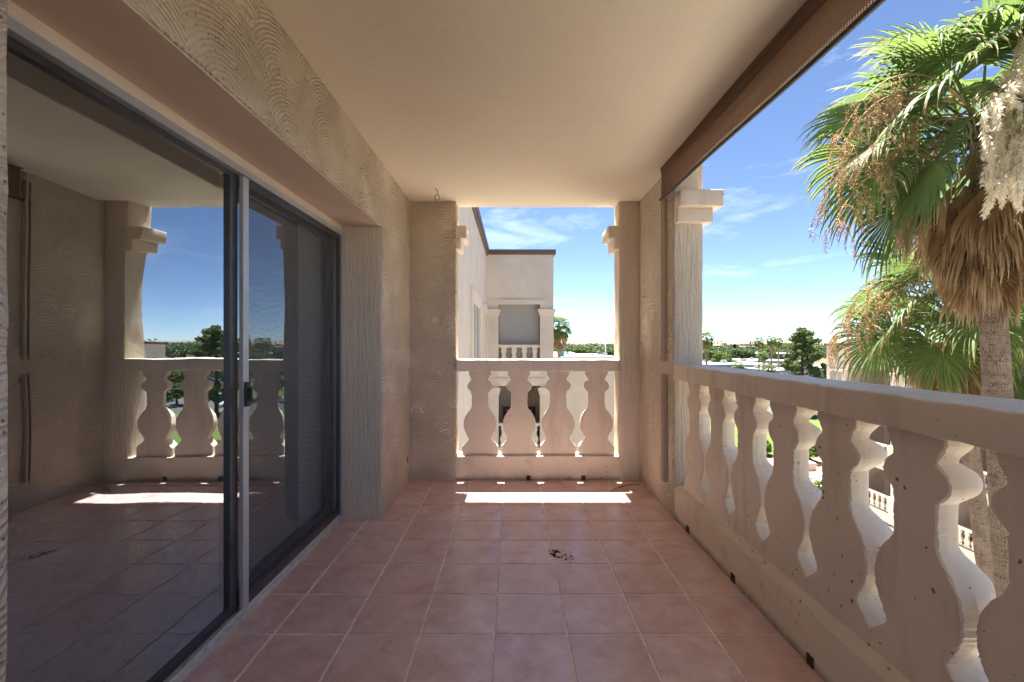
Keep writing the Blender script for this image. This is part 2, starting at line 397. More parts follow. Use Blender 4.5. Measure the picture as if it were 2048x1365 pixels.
M['mesq'] = foliage('light green leaves', (0.045, 0.085, 0.014), (0.11, 0.155, 0.03))
M['dark'] = foliage('dark green leaves', (0.03, 0.06, 0.022), (0.085, 0.13, 0.05))
M['farwood'] = foliage('distant tree leaves', (0.03, 0.055, 0.025), (0.10, 0.145, 0.06))
def ground_mat(name, a, b, sc, rough=0.95):
    t = NT(name, rough, 0.1); f = t.noise(t.pos, sc, 7, 0.65)
    c = t.mix(t.ramp(f, [(0.3, 0.0), (0.7, 1.0)]), a, b)
    c = t.mix(t.math('MULTIPLY', t.noise(t.pos, sc * 25, 4), 0.35), c, tuple(k * 0.6 for k in a)); t.col(c); return t.m
M['ground'] = ground_mat('dry ground', (0.13, 0.105, 0.075), (0.09, 0.085, 0.05), 0.02)
M['lawn'] = ground_mat('mown lawn', (0.07, 0.105, 0.028), (0.105, 0.135, 0.038), 0.09)
M['gravel'] = ground_mat('pink gravel', (0.24, 0.14, 0.10), (0.29, 0.19, 0.145), 0.5)
M['asphalt'] = ground_mat('asphalt', (0.075, 0.075, 0.078), (0.11, 0.105, 0.1), 0.2)
M['walk'] = ground_mat('concrete walk', (0.44, 0.41, 0.36), (0.50, 0.46, 0.41), 0.4)
M['hill'] = simple('far hill', (0.20, 0.17, 0.15), 0.95, 0.1, 0, 0.2, 0.001)
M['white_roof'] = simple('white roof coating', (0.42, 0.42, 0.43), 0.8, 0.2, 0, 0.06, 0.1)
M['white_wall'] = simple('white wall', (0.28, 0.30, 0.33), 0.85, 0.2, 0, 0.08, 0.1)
M['tan_wall'] = simple('tan wall', (0.42, 0.33, 0.26), 0.85, 0.2, 0, 0.08, 0.1)
M['grey_shade'] = simple('grey roller shade', (0.34, 0.33, 0.325), 0.8, 0.2, 0, 0.04, 5)
M['window'] = simple('window glass', (0.035, 0.04, 0.045), 0.08, 0.6)
M['unit'] = simple('grey roof unit', (0.30, 0.30, 0.29), 0.6)
M['green_box'] = simple('green roof box', (0.07, 0.20, 0.15), 0.6)
M['dark_paint'] = simple('dark car paint', (0.03, 0.035, 0.045), 0.25, 0.6)
M['white_paint'] = simple('white car paint', (0.75, 0.75, 0.76), 0.3, 0.6)
M['tyre'] = simple('tyre rubber', (0.02, 0.02, 0.02), 0.85)
M['dry_leaf'] = simple('dry leaf', (0.30, 0.17, 0.085), 0.7, 0.2, 0, 0.3, 40)
M['dirt'] = simple('dark soil crumbs', (0.06, 0.035, 0.022), 0.95, 0.1)
M['scar'] = simple('broken plaster', (0.16, 0.09, 0.055), 0.95, 0.1, 0, 0.5, 90)
M['furniture'] = simple('dark wicker', (0.045, 0.032, 0.026), 0.7)
M['flower_purple'] = simple('purple flowers', (0.2, 0.09, 0.35), 0.7)

# ------------------------------------------------------------------ balcony setting
CEIL = 2.475; XL = -0.918; XR = 1.12; YF = 4.108; YO = 4.312
PITCH = 0.3075; TX = -0.0817; TY = 3.478
floor = struct(MB().box(-1.28, 1.30, -1.75, 4.24, -0.30, -0.0035).build('balcony_floor', M['grout']), 'pink tiled balcony floor')
def tile_mesh():
    h = PITCH / 2 - 0.0048; b = 0.0022; mb = MB()
    v = []; f = []
    for (s, z) in ((h, -0.012), (h, -b), (h - b * 0.3, -b * 0.3), (h - b, 0.0)):
        v += [(-s, -s, z), (s, -s, z), (s, s, z), (-s, s, z)]
    for k in range(3):
        for j in range(4): f.append((k * 4 + j, k * 4 + (j + 1) % 4, k * 4 + 4 + (j + 1) % 4, k * 4 + 4 + j))
    f.append((12, 13, 14, 15)); return mb.add(v, f).mesh('tile', M['tile'])
tm = tile_mesh(); first = True
for i in range(-4, 4):
    for j in range(-17, 3):
        o = link('tile', tm, floor, (TX + (i + 0.5) * PITCH, TY + (j + 0.5) * PITCH, random.uniform(-0.0006, 0.0004)))
        o.rotation_euler = (random.uniform(-0.0012, 0.0012), random.uniform(-0.0012, 0.0012), random.uniform(-0.003, 0.003))

ceil = struct(MB().box(XL, 1.326, -1.75, 4.285, CEIL, CEIL + 0.32).build('balcony_ceiling', M['ceiling']), 'cream painted balcony ceiling')

# wall with the door opening (x = XL face), recess 0.27 deep
DY0, DY1, DH, XD = 0.844, 3.245, 2.04, -1.195
wall = thing('stucco_wall', 'swirled beige stucco wall around the sliding glass door', 'wall', (XL, 2.0, 0))
def child_world(o, p): o.parent = p; o.matrix_parent_inverse = Matrix.Translation(-Vector(p.location)); return o
def part(mb, name, mat, p, smooth=False): return child_world(mb.build(name, M[mat] if isinstance(mat, str) else mat, None, smooth), p)
part(rbox(MB(), -1.30, XL, DY1, 4.35, -0.05, DH, 0.008, 0.06, 0.003, 1), 'wall_end', 'swirl', wall, True)
part(rbox(MB(), -1.30, XL, -1.75, DY0, -0.05, DH, 0.008, 0.06, 0.003, 2), 'wall_end', 'swirl', wall, True)
part(rbox(MB(), -1.30, XL, -1.75, 4.35, DH, CEIL + 0.3, 0.007, 0.06, 0.002, 3), 'header', 'swirl', wall, True)
part(rbox(MB(), -1.21, XL - 0.004, DY1 - 0.004, DY1 + 0.05, -0.04, DH - 0.002, 0.006, 0.03, 0.002, 4), 'jamb', 'streak', wall, True)
part(MB().box(-1.22, XL - 0.012, DY0, DY1, DH - 0.006, DH + 0.1), 'soffit', 'soffit', wall)
part(MB().box(-1.24, -1.196, DY0, DY1, 1.995, DH - 0.003), 'head_trim', 'trim', wall)
sc_ = MB(); pts = [(XL + 0.001, 4.01 + 0.020 * math.cos(a) * (1 + 0.35 * math.sin(3 * a + 1)), 0.205 + 0.034 * math.sin(a) * (1 + 0.3 * math.cos(5 * a))) for a in np.linspace(0, 2 * math.pi, 14)[:-1]]
sc_.add(pts + [(XL + 0.006, 4.01, 0.205)], [(k, (k + 1) % 13, 13) for k in range(13)])
part(sc_, 'plaster_scar', 'scar', wall)
# pillars
def capital(mb, x0, x1, y0, y1, px0, px1, py0, py1, seed):
    rbox(mb, x0 - px0, x1 + px1, y0 - py0, y1 + py1, 2.147, 2.263, 0.012, 0.05, 0.005, seed)
    rbox(mb, x0 - px0 * .5, x1 + px1 * .5, y0 - py0 * .5, y1 + py1 * .5, 2.050, 2.152, 0.012, 0.05, 0.005, seed + 1)
    return mb
pil = thing('pillar', 'square stucco pillar at the left end of the far balustrade', 'pillar', (-0.714, 4.21, 0))
part(rbox(MB(), XL - 0.02, -0.510, YF, YO, -0.05, CEIL + 0.01, 0.012, 0.05, 0.005, 11), 'shaft', 'swirl', pil, True)
part(capital(MB(), -0.60, -0.510, YF + 0.003, YO + 0.003, 0, 0.09, 0, 0.09, 12), 'capital', 'cast', pil, True)
cor = thing('pillar', 'stucco corner pillar where the two balustrades meet', 'pillar', (1.22, 4.0, 0))
part(rbox(MB(), 0.936, 1.13, YF, YO, -0.05, CEIL + 0.01, 0.012, 0.05, 0.005, 15), 'shaft', 'streak', cor, True)
part(rbox(MB(), 1.124, 1.325, 3.237, YO + 0.003, -0.05, CEIL + 0.008, 0.010, 0.05, 0.004, 16), 'shaft', 'streak', cor, True)
part(rbox(MB(), 1.1195, 1.15, 3.252, YF + 0.01, -0.04, CEIL + 0.006, 0.004, 0.05, 0.001, 17), 'plaster_face', 'swirl', cor, True)
part(capital(MB(), 0.936, 1.02, YF + 0.003, YO + 0.006, 0.092, 0, 0, 0.09, 18), 'capital', 'cast', cor, True)
part(capital(MB(), 1.127, 1.325, 3.237, 3.40, 0, 0.105, 0.10, 0, 21), 'capital', 'cast', cor, True)

# balusters (slabs sawn to a vase outline)
PROF = [(0.966 + .02, 77), (0.940, 77), (0.930, 75), (0.915, 66), (0.900, 59), (0.884, 56), (0.878, 60), (0.868, 74), (0.850, 84), (0.830, 87), (0.811, 84), (0.795, 75), (0.784, 62),
        (0.776, 57), (0.72, 56.5), (0.650, 56.5), (0.628, 64), (0.608, 76), (0.582, 91), (0.555, 103), (0.525, 110.5), (0.492, 113), (0.458, 111),
        (0.426, 103), (0.397, 92), (0.371, 81), (0.358, 77), (0.344, 82), (0.322, 100), (0.302, 117), (0.290, 124), (0.262, 125), (0.20, 125)]
def baluster_mesh(th, seed):
    rnd = random.Random(seed)
    zs = [p[0] for p in PROF]; zz = []
    for a, b in zip(zs[:-1], zs[1:]):
        n = max(1, int(round((a - b) / 0.008)))
        zz += [a + (b - a) * k / n for k in range(n)]
    zz.append(zs[-1])
    # smooth interpolation of half widths
    hw = np.interp([-z for z in zz], [-p[0] for p in PROF], [p[1] * 0.001312 for p in PROF])
    for _ in range(1): hw[1:-1] = 0.25 * hw[:-2] + 0.5 * hw[1:-1] + 0.25 * hw[2:]
    # flat sawn face towards the balcony, turned (half oval) back
    mb = MB(); N = len(zz); NA = 11; K = NA + 4; v = []
    for z, w in zip(zz, hw):
        wl_ = w + mnoise.noise((z * 30, seed * 3.1, 0)) * 0.003 + mnoise.noise((z * 110, seed * 3.1, 5)) * 0.0024
        wr = w + mnoise.noise((z * 30, seed * 3.1, 9)) * 0.003 + mnoise.noise((z * 110, seed * 3.1, 14)) * 0.0024
        dep = min(1.32 * w, 0.168); c0_, c1_ = 0.005 * rnd.uniform(0.5, 1.5), 0.005 * rnd.uniform(0.5, 1.5)
        y0 = mnoise.noise((z * 9, seed * 2.0, 3)) * 0.002
        ring = [(-wl_ + c0_, y0), (0.0, y0), (wr - c1_, y0), (wr, c1_ + y0)]
        for k in range(NA):
            a = math.pi * (k + 0.5) / NA; x = math.cos(a); yy = math.sin(a)
            ring.append(((wr if x > 0 else wl_) * abs(x) ** 0.8 * (1 if x > 0 else -1), 0.012 + (dep - 0.012) * yy ** 0.8))
        ring[-1] = (-wl_, c0_ + y0)
        v += [(x, y, z) for x, y in ring]
    f = []
    for k in range(N - 1):
        for j in range(K): f.append((k * K + j, k * K + K + j, k * K + K + (j + 1) % K, k * K + (j + 1) % K))
    f += [tuple(range(K)), tuple(range((N - 1) * K + K - 1, (N - 1) * K - 1, -1))]
    me = mb.add(v, f).mesh('baluster', M['cast'], True); me.set_sharp_from_angle(angle=rad(30))
    for k in range(N - 1):
        for j in (0, 1, 2, 3, K - 1): me.polygons[k * K + j].use_smooth = False      # sawn face stays crisp
    return me
BM = [baluster_mesh(0.078, s) for s in range(5)]

def balustrade(label, loc, axis, posn, span, off, thick):
    b = thing('balustrade', label, 'balustrade', loc)
    for k, c in enumerate(posn):
        o = link('baluster', BM[k % 5])
        if axis == 'x': o.location = (c, off, 0)
        else: o.location = (off, c, 0); o.rotation_euler.z = -math.pi / 2
        o.location.z = random.uniform(-0.002, 0.002); child_world(o, b)
    return b
far_pos = [-0.299, 0.051, 0.399, 0.744]
bf = balustrade('short balustrade of four vase shaped balusters at the far end', (0.21, 4.2, 0), 'x', far_pos, None, 4.148, 0)
part(rbox(MB(), -0.507, 0.933, YF - 0.020, YF + 0.207, 0.967, 1.070, 0.008, 0.03, 0.004, 31), 'handrail', 'cast', bf, True)
part(rbox(MB(), -0.52, 0.945, YF + 0.002, YO - 0.004, -0.05, 0.2135, 0.010, 0.04, 0.003, 33), 'kerb', 'curb', bf, True)
side_pos = [2.975 - 0.327 * k for k in range(14)]
bs = balustrade('long balustrade along the open right side of the balcony', (1.2, 1.0, 0), 'y', side_pos, None, 1.157, 0)
part(rbox(MB(), XR, XR + 0.232, -1.74, 3.243, 0.966, 1.067, 0.009, 0.03, 0.005, 35), 'handrail', 'cast', bs, True)
def wedge():
    mb = MB(); ys = np.arange(-1.74, 3.25, 0.04); v = []
    sec = [(XR, -0.05), (XR, 0.198), (XR + 0.004, 0.206), (XR + 0.012, 0.211), (XR + 0.038, 0.234), (XR + 0.16, 0.243), (XR + 0.20, 0.237), (XR + 0.203, 0.22), (XR + 0.203, -0.05)]
    n = len(sec)
    for y in ys:
        for x, z in sec:
            p = Vector((x, y, z)); v.append(p + mnoise.noise_vector(p * 9) * 0.004)
    f = [(i * n + k, i * n + k + 1, (i + 1) * n + k + 1, (i + 1) * n + k) for i in range(len(ys) - 1) for k in range(n - 1)]
    f.append(tuple(range((len(ys) - 1) * n, len(ys) * n))); f.append(tuple(range(n))[::-1])
    return mb.add(v, f)
part(wedge(), 'kerb', 'curb', bs, True)
def drain(axis, c, p):
    mb = MB(); w, h, d = 0.018, 0.042, 0.005
    if axis == 'x':
        y = YF - d
        for a in ((c - w, c - w + 0.007), (c + w - 0.007, c + w)): mb.box(a[0], a[1], y, YF + 0.02, 0.001, h)
        mb.box(c - w + 0.007, c + w - 0.007, y, YF + 0.02, h - 0.008, h - 0.001); mb.box(c - w + 0.007, c + w - 0.007, YF - 0.002, YF + 0.01, 0.002, h - 0.008)
    else:
        x = XR - d
        for a in ((c - w, c - w + 0.007), (c + w - 0.007, c + w)): mb.box(x, XR + 0.02, a[0], a[1], 0.001, h)
        mb.box(x, XR + 0.02, c - w + 0.007, c + w - 0.007, h - 0.008, h - 0.001); mb.box(XR - 0.004, XR + 0.01, c - w + 0.007, c + w - 0.007, 0.002, h - 0.008)
    part(mb, 'drain', 'rust', p)
for c in (0.133, 0.620): drain('x', c, bf)
for y in (2.975, 2.36, 1.745): drain('y', y, bs)

# ceiling hook
hk = thing('ceiling_hook', 'small steel eye hook screwed into the ceiling', 'hook', (-0.62, 3.76, CEIL))
hx, hy = -0.62, 3.76
part(MB().tube([(hx - .012, hy, CEIL), (hx + 0.006, hy, CEIL - 0.03), (hx + 0.002, hy, CEIL - 0.052)], 0.0035, 6), 'shank', 'steel', hk, True)
part(MB().tube([(hx + 0.018 * math.sin(a), hy, CEIL - 0.074 - 0.022 * math.cos(a)) for a in np.linspace(-2.9, 2.9, 20)], 0.004, 6), 'ring', 'steel', hk, True)

# roller shade on the open side
rs = thing('roller_shade', 'brown woven roller shade wound up under the ceiling edge', 'roller shade', (1.08, 1.0, CEIL))
def shade_fabric():
    mb = MB(); ys = np.linspace(3.30, -1.7, 90); v = []; uv = []
    for y in ys:
        t = (3.30 - y) / 2.0; xt = 1.049 + 0.018 * t; zb = 2.252 - 0.020 * t
        for k, s in enumerate((0.0, 0.15, 0.35, 0.6, 0.8, 1.0)):
            x = xt + 0.010 * math.sin(s * 3.0) + 0.012 * s * t + 0.0025 * math.sin(y * 5 + k)
            v.append((x, y, CEIL - 0.012 + (zb - CEIL + 0.012) * s)); uv.append((y, (1 - s) * (CEIL - zb)))
    f = [(i * 6 + k, i * 6 + k + 1, i * 6 + 7 + k, i * 6 + 6 + k) for i in range(len(ys) - 1) for k in range(5)]
    mb.add(v, f, uv); return mb, [v[i * 6 + 5] for i in range(len(ys))]
sf, hem = shade_fabric(); part(sf, 'fabric', 'shade', rs, True)
part(MB().tube([(p[0], p[1] + (0.02 if i == 0 else 0), p[2] - 0.008) for i, p in enumerate(hem)], 0.010, 8), 'bottom_bar', 'black', rs, True)
part(MB().tube([(1.095, 3.29, CEIL - 0.052), (1.105, -1.7, CEIL - 0.052)], 0.040, 20), 'roller_tube', 'shade', rs, True)
part(MB().box(1.055, 1.13, 3.297, 3.303, CEIL - 0.10, CEIL - 0.001).box(1.055, 1.13, 3.303, 3.33, CEIL - 0.008, CEIL - 0.002), 'bracket', 'dark_metal', rs)
def channel(z0, z1, y):
    mb = MB(); x1 = XR + 0.006; x0 = x1 - 0.038
    mb.box(x0, x1, y - 0.020, y - 0.015, z0, z1).box(x0, x1, y + 0.015, y + 0.020, z0, z1).box(x1 - 0.006, x1, y - 0.015, y + 0.015, z0 + 0.001, z1 - 0.001)
    mb.box(x0, x0 + 0.004, y - 0.015, y - 0.006, z0 + 0.001, z1 - 0.001)
    return mb
part(channel(1.088, 2.40, 3.40), 'guide_channel', 'channel', rs); part(channel(0.207, 0.99, 3.39), 'guide_channel', 'channel', rs)

# ------------------------------------------------------------------ sliding door
dr = thing('sliding_door', 'aluminium sliding glass door with dark tinted panes and screen', 'sliding door', (-1.23, 2.04, 0))
fx0, fx1 = -1.275, XD
YM = 2.055
part(MB().box(fx0, fx1, DY0, DY1 - 0.004, 1.965, 1.995), 'head_frame', 'alu', dr)
part(MB().box(fx0, fx1, DY1 - 0.030, DY1 - 0.005, 0.0, 1.964), 'side_frame', 'alu', dr)
part(MB().box(fx0, fx1, DY0 + 0.001, DY0 + 0.03, 0.0, 1.964), 'side_frame', 'alu', dr)
part(MB().box(fx0, fx1 + 0.006, DY0 + 0.031, DY1 - 0.031, 0.001, 0.020).box(fx1 - 0.012, fx1 - 0.009, DY0 + 0.031, DY1 - 0.031, 0.02, 0.036)
     .box(fx1 - 0.036, fx1 - 0.033, DY0 + 0.031, DY1 - 0.031, 0.02, 0.036), 'sill_track', 'sill', dr)
def panel(name, x0, x1, y0, y1, z0, z1, st, rail_b, rail_t, mat, y_st_mat=None):
    p = part(MB().box(x0, x1, y0, y0 + st, z0, z1).box(x0, x1, y1 - st, y1, z0, z1)
             .box(x0 + .001, x1 - .001, y0 + st, y1 - st, z0, z0 + rail_b).box(x0 + .001, x1 - .001, y0 + st, y1 - st, z1 - rail_t, z1), name, mat, dr)
    return p
p1 = panel('glass_panel', -1.250, -1.222, DY0 + 0.032, YM - 0.005, 0.037, 1.962, 0.055, 0.030, 0.022, 'dark_metal')
def sub(mb, name, mat, p):
    o = mb.build(name, M[mat]); o.parent = p; return o     # parts sit at the world origin: same coordinates
def pane(x, y0, y1, z0, z1): return MB().add([(x, y0, z0), (x, y1, z0), (x, y1, z1), (x, y0, z1)], [(0, 1, 2, 3)])
sub(pane(-1.236, DY0 + 0.087, YM - 0.060, 0.067, 1.940), 'pane', 'glass', p1)
p2 = panel('glass_panel', -1.274, -1.254, YM - 0.05, DY1 - 0.032, 0.021, 1.962, 0.05, 0.06, 0.04, 'dark_metal')
sub(pane(-1.264, YM, DY1 - 0.082, 0.081, 1.922), 'pane', 'glass', p2)
ps = part(MB().box(-1.216, -1.199, YM - 0.002, YM + 0.042, 0.037, 1.962), 'screen_panel', 'alu', dr)
sub(MB().box(-1.214, -1.200, DY1 - 0.075, DY1 - 0.034, 0.037, 1.962).box(-1.213, -1.201, YM + 0.042, DY1 - 0.075, 0.038, 0.085)
    .box(-1.213, -1.201, YM + 0.042, DY1 - 0.075, 1.93, 1.961), 'screen_frame', 'dark_metal', ps)
sub(pane(-1.207, YM + 0.042, DY1 - 0.075, 0.085, 1.93), 'screen_mesh', 'screen', ps)
sub(rbox(MB(), -1.198, -1.186, YM + 0.004, YM + 0.040, 0.935, 1.045, 0.004, 0.03, 0).box(-1.187, -1.170, YM + 0.014, YM + 0.022, 0.96, 1.02), 'handle', 'black', ps)

# room behind the glass
struct(MB().box(-5.8, -1.277, -1.7, 3.9, -0.2, 0.010).build('room_floor', M['carpet']), 'grey patterned carpet behind the door')
struct(MB().box(-6.0, -5.8, -1.9, 4.1, -0.2, 2.6).build('room_wall', M['room'])); struct(MB().box(-5.8, -1.301, 3.9, 4.1, -0.2, 2.6).build('room_wall', M['dark_room']))
struct(MB().box(-5.8, -4.3, -1.9, -1.7, -0.2, 2.6).box(-1.75, -1.301, -1.9, -1.7, -0.2, 2.6).box(-4.3, -1.75, -1.9, -1.7, -0.2, 0.35).box(-4.3, -1.75, -1.9, -1.7, 2.1, 2.6).build('room_wall', M['room']))  # wall with an unseen window opening, added to light the carpet
struct(MB().box(-5.8, -1.301, -1.7, 3.9, 2.42, 2.6).build('room_ceiling', M['dark_room']))
vb = thing('vertical_blind', 'white vertical blind drawn back behind the screened door panel', 'blind', (-1.36, 3.0, 0.03))
part(MB().box(-1.375, -1.315, 0.9, 3.2, 2.03, 2.07), 'head_rail', 'blind', vb)
for k in range(9):
    y = 2.99 + k * 0.022; a = rad(12 + random.uniform(-3, 3)); mb = MB(); v = []
    for s in np.linspace(-1, 1, 5):
        for z in (0.03, 2.03): v.append((-1.345 + 0.045 * s * math.cos(a), y + 0.06 * s * math.sin(a) + 0.008 * s * s, z))
    f = [(2 * i, 2 * i + 2, 2 * i + 3, 2 * i + 1) for i in range(4)]
    part(mb.add(v, f), 'vane', 'blind', vb, True)

# litter on the floor
lf = MB(); n = 14; v = []
for i in range(n):
    t = i / (n - 1); w = 0.017 * math.sin(math.pi * t) ** 0.7 + 0.001
    cx, cy, cz = 0.80 + 0.27 * t, 3.80 + 0.085 * t + 0.03 * math.sin(3 * t), 0.006 + 0.022 * abs(math.sin(2.3 * t))
    v += [(cx + 0.3 * w, cy - w, cz), (cx, cy, cz + 0.006), (cx - 0.3 * w, cy + w, cz)]
lf.add(v, [(3 * i + k, 3 * i + 3 + k, 3 * i + 4 + k, 3 * i + 1 + k) for i in range(n - 1) for k in range(2)])
tag(lf.build('dry_leaf', M['dry_leaf'], None, True), 'curled dry leaf on the tiles by the corner pillar', 'leaf')
dm = MB(); rd = random.Random(3)
for k in range(46):
    t = rd.random(); cx = 0.20 + 0.13 * t + rd.gauss(0, 0.016); cy = 2.70 - 0.09 * t + rd.gauss(0, 0.012 + 0.05 * t); s = rd.uniform(0.002, 0.007) * (1.5 if t < 0.45 else 0.8)
    m = 6; ring = [(cx + s * 1.5 * math.cos(a) * rd.uniform(.6, 1.3), cy + s * math.sin(a) * rd.uniform(.6, 1.3), 0.0008) for a in np.linspace(0, 2 * math.pi, m + 1)[:-1]]
    dm.add(ring + [(cx, cy, s * 0.6 + 0.001)], [(i, (i + 1) % m, m) for i in range(m)])
tag(dm.build('soil_spill', M['dirt']), 'dark crumbs of soil scattered on the middle tiles', 'dirt', kind='stuff')

# ------------------------------------------------------------------ outdoors
G = -14.0                     # ground level below our floor
F = 926.0
def wx(px, Y): return (px - 1027) * Y / F
def wz(py, Y): return 1.22 - (py - 686) * Y / F

def sheet(name, x0, x1, y0, y1, z, mat, label=None):
    return struct(MB().add([(x0, y0, z), (x1, y0, z), (x1, y1, z), (x0, y1, z)], [(0, 1, 2, 3)]).build(name, M[mat]), label)
sheet('ground', -9000, 9000, -2000, 12000, G, 'ground')
sheet('lawn', 8, 130, 62, 158, G + 0.004, 'lawn', 'wide mown lawn beyond the courtyard')
sheet('courtyard', 1.6, 20.6, -6, 46, G + 0.004, 'walk')
sheet('gravel_bed', 20.6, 60, 46, 61.5, G + 0.006, 'gravel', 'pink gravel bed beside the lawn')
sheet('road', -60, 260, 166, 176, G + 0.008, 'asphalt')
sheet('parking_lot', 30, 120, 100, 122, G + 0.010, 'asphalt')
struct(MB().box(-60, 260, 163.5, 165.8, G, G + 0.13).build('pavement', M['walk']))

# --- hills on the horizon
def hills():
    mb = MB(); n = 160; v = []
    for i in range(n):
        a = -0.35 + 1.5 * i / (n - 1); R = 9000
        h = 25 + 70 * max(0, mnoise.fractal((a * 5.0, 1.3, 0), 0.9, 2.1, 5) + 0.25)
        for (r, z) in ((R - 900, G), (R, G + h), (R + 1500, G)): v.append((r * math.sin(a), r * math.cos(a), z + (G * 0)))
    f = [(3 * i + k, 3 * i + 3 + k, 3 * i + 4 + k, 3 * i + 1 + k) for i in range(n - 1) for k in range(2)]
    return mb.add(v, f)
struct(hills().build('hills', M['hill'], None, True), 'low pale hills on the horizon')

# --- foliage helper: many small leaf cards spread over clumps
def leaf_cloud(mb, centres, radii, per, size, flat=0.75, seed=1):
    r = np.random.default_rng(seed)
    for c, R in zip(centres, radii):
        n = per
        d = r.normal(size=(n, 3)); d /= np.linalg.norm(d, axis=1)[:, None]
        rr = R * (r.uniform(0.25, 1.0, n) ** 0.45)
        P = np.array(c) + d * rr[:, None] * np.array([1, 1, flat])
        a = r.normal(size=(n, 3)); a /= np.linalg.norm(a, axis=1)[:, None]
        b = np.cross(a, d + r.normal(size=(n, 3)) * 0.5); b /= (np.linalg.norm(b, axis=1)[:, None] + 1e-9)
        s = size * r.uniform(0.55, 1.3, n)[:, None]
        A = P - a * s; B = P + b * s * 0.55; Cc = P + a * s; D = P - b * s * 0.55
        V = np.stack([A, B, Cc, D], 1).reshape(-1, 3); shade = np.repeat(r.uniform(0, 1, n), 4)
        base = mb.n
        mb.v.extend(map(tuple, V)); mb.uv.extend([(u, 0.5) for u in shade])
        mb.f.extend([(base + 4 * k, base + 4 * k + 1, base + 4 * k + 2, base + 4 * k + 3) for k in range(n)]); mb.n += 4 * n
    return mb

def tree_proto(kind, seed):
    """returns (trunk mesh, crown mesh), unit: 1 m tall, base at origin"""
    r = random.Random(seed); tr = MB(); cr = MB(); cs = []; rs_ = []
    if kind == 'pine':
        tr.tube([(0, 0, 0), (0.01, 0, 0.3), (-0.005, 0.01, 0.65), (0, 0, 0.97)], [0.028, 0.02, 0.012, 0.003], 8)
        for k in range(46):
            t = (k + 0.5) / 46; z = 0.14 + 0.80 * t; reach = 0.31 * min(1, (t + 0.12) * 3.2) * (1.04 - t) ** 0.7 * r.uniform(0.7, 1.15) + 0.01
            a = k * 2.4 + r.uniform(-.4, .4); e = (reach * math.cos(a), reach * math.sin(a), z + reach * r.uniform(0.1, 0.5))
            tr.tube([(0, 0, z - 0.04), (e[0] * .5, e[1] * .5, z), e], [0.008, 0.005, 0.002], 5)
            for q in (0.55, 0.8, 1.0):
                cs.append((e[0] * q + r.uniform(-.03, .03), e[1] * q + r.uniform(-.03, .03), z + (e[2] - z) * q + r.uniform(-.01, .03))); rs_.append(r.uniform(0.028, 0.052))
        cs.append((0, 0, 0.96)); rs_.append(0.05)
        leaf_cloud(cr, cs, rs_, 110, 0.0145, 0.8, seed)
    else:
        tr.tube([(0, 0, 0), (0.015, 0.01, 0.22), (0.0, 0.0, 0.45)], [0.04, 0.03, 0.02], 8)
        for k in range(26):
            a = k * 2.4 + r.uniform(-.3, .3); h = 0.42 + 0.48 * r.random(); q = math.sqrt(max(0.02, 1 - ((h - 0.55) / 0.42) ** 2)) * 0.42 * r.uniform(0.5, 1.05)
            e = (q * math.cos(a), q * math.sin(a), h)
            if k < 9: tr.tube([(0, 0, 0.3), (e[0] * .5, e[1] * .5, 0.25 + h * .35), e], [0.016, 0.010, 0.003], 5)
            cs.append(e); rs_.append(r.uniform(0.09, 0.15))
        leaf_cloud(cr, cs, rs_, 200, 0.030, 0.75, seed)
    return tr.mesh('trunk', M['wood'], True), cr
PROTO = {}
def tree(kind, matname, X, Y, H, label, cat='tree', name='tree', group=None, seed=1, W=1.0):
    key = (kind, seed % 3)
    if key not in PROTO: PROTO[key] = tree_proto(kind, 20 + seed % 3 + (5 if kind == 'pine' else 0))
    tr, cr = PROTO[key]; ck = (key, matname)
    if ck not in PROTO: PROTO[ck] = cr.mesh('crown', M[matname])
    t = thing(name, label, cat, (X, Y, G), group); t.scale = (H * W, H * W, H); t.rotation_euler.z = seed * 1.37
    link('trunk', tr, t); link('crown', PROTO[ck], t); return t

tree('pine', 'pine', wx(1606, 98), 98, wz(654, 98) - G, 'big open green pine left of the opposite building', 'pine tree', 'pine_tree', None, 1, 1.0)
tree('round', 'mesq', wx(1163, 330), 330, wz(694, 330) - G, 'bright yellow green tree beyond the far balustrade', seed=2, W=1.15)
tree('round', 'mesq', wx(1192, 345), 345, wz(702, 345) - G, 'smaller yellow green tree touching the street light', seed=1, W=1.1)
tree('round', 'dark', wx(1224, 350), 350, wz(697, 350) - G, 'dark leafy tree at the right edge of the far opening', seed=3, W=1.2)
tree('round', 'mesq', wx(1446, 240), 240, wz(704, 240) - G, 'light green tree between white roofs beside the corner pillar', seed=1, W=1.2)
tree('round', 'mesq', wx(1424, 250), 250, wz(697, 250) - G, 'yellow green tree right against the corner pillar', seed=2, W=1.2)
tree('round', 'dark', wx(1434, 275), 275, wz(694, 275) - G, 'dark tree behind the yellow green ones by the pillar', seed=3, W=1.3)
tree('round', 'dark', wx(1478, 330), 330, wz(696, 330) - G, 'dark tree in front of the long parking structure', seed=2, W=1.5)
tree('round', 'dark', wx(1496, 335), 335, wz(697, 335) - G, 'dark tree right of centre before the parking structure', seed=1, W=1.3)
tree('round', 'mesq', wx(1535, 310), 310, wz(690, 310) - G, 'olive tree among the three tall far palms', seed=3, W=1.1)
tree('round', 'dark', wx(1632, 120), 112, 5.2, 'dark hedge like tree across the lawn', seed=3, W=1.6)
tree('round', 'dark', 64, 128, 6.5, 'dark round tree behind the parking bays', seed=2, W=1.2)
tree('round', 'mesq', 92, 132, 7.5, 'yellow green tree at the far side of the parking bays', seed=1, W=1.1)
tree('round', 'dark', 88, 105, 9.5, 'dark tree right of the pine across the lawn', seed=1, W=1.0)
tree('round', 'dark', 72, 96, 6.0, 'low dark tree at the end of the lawn', seed=2, W=1.3)
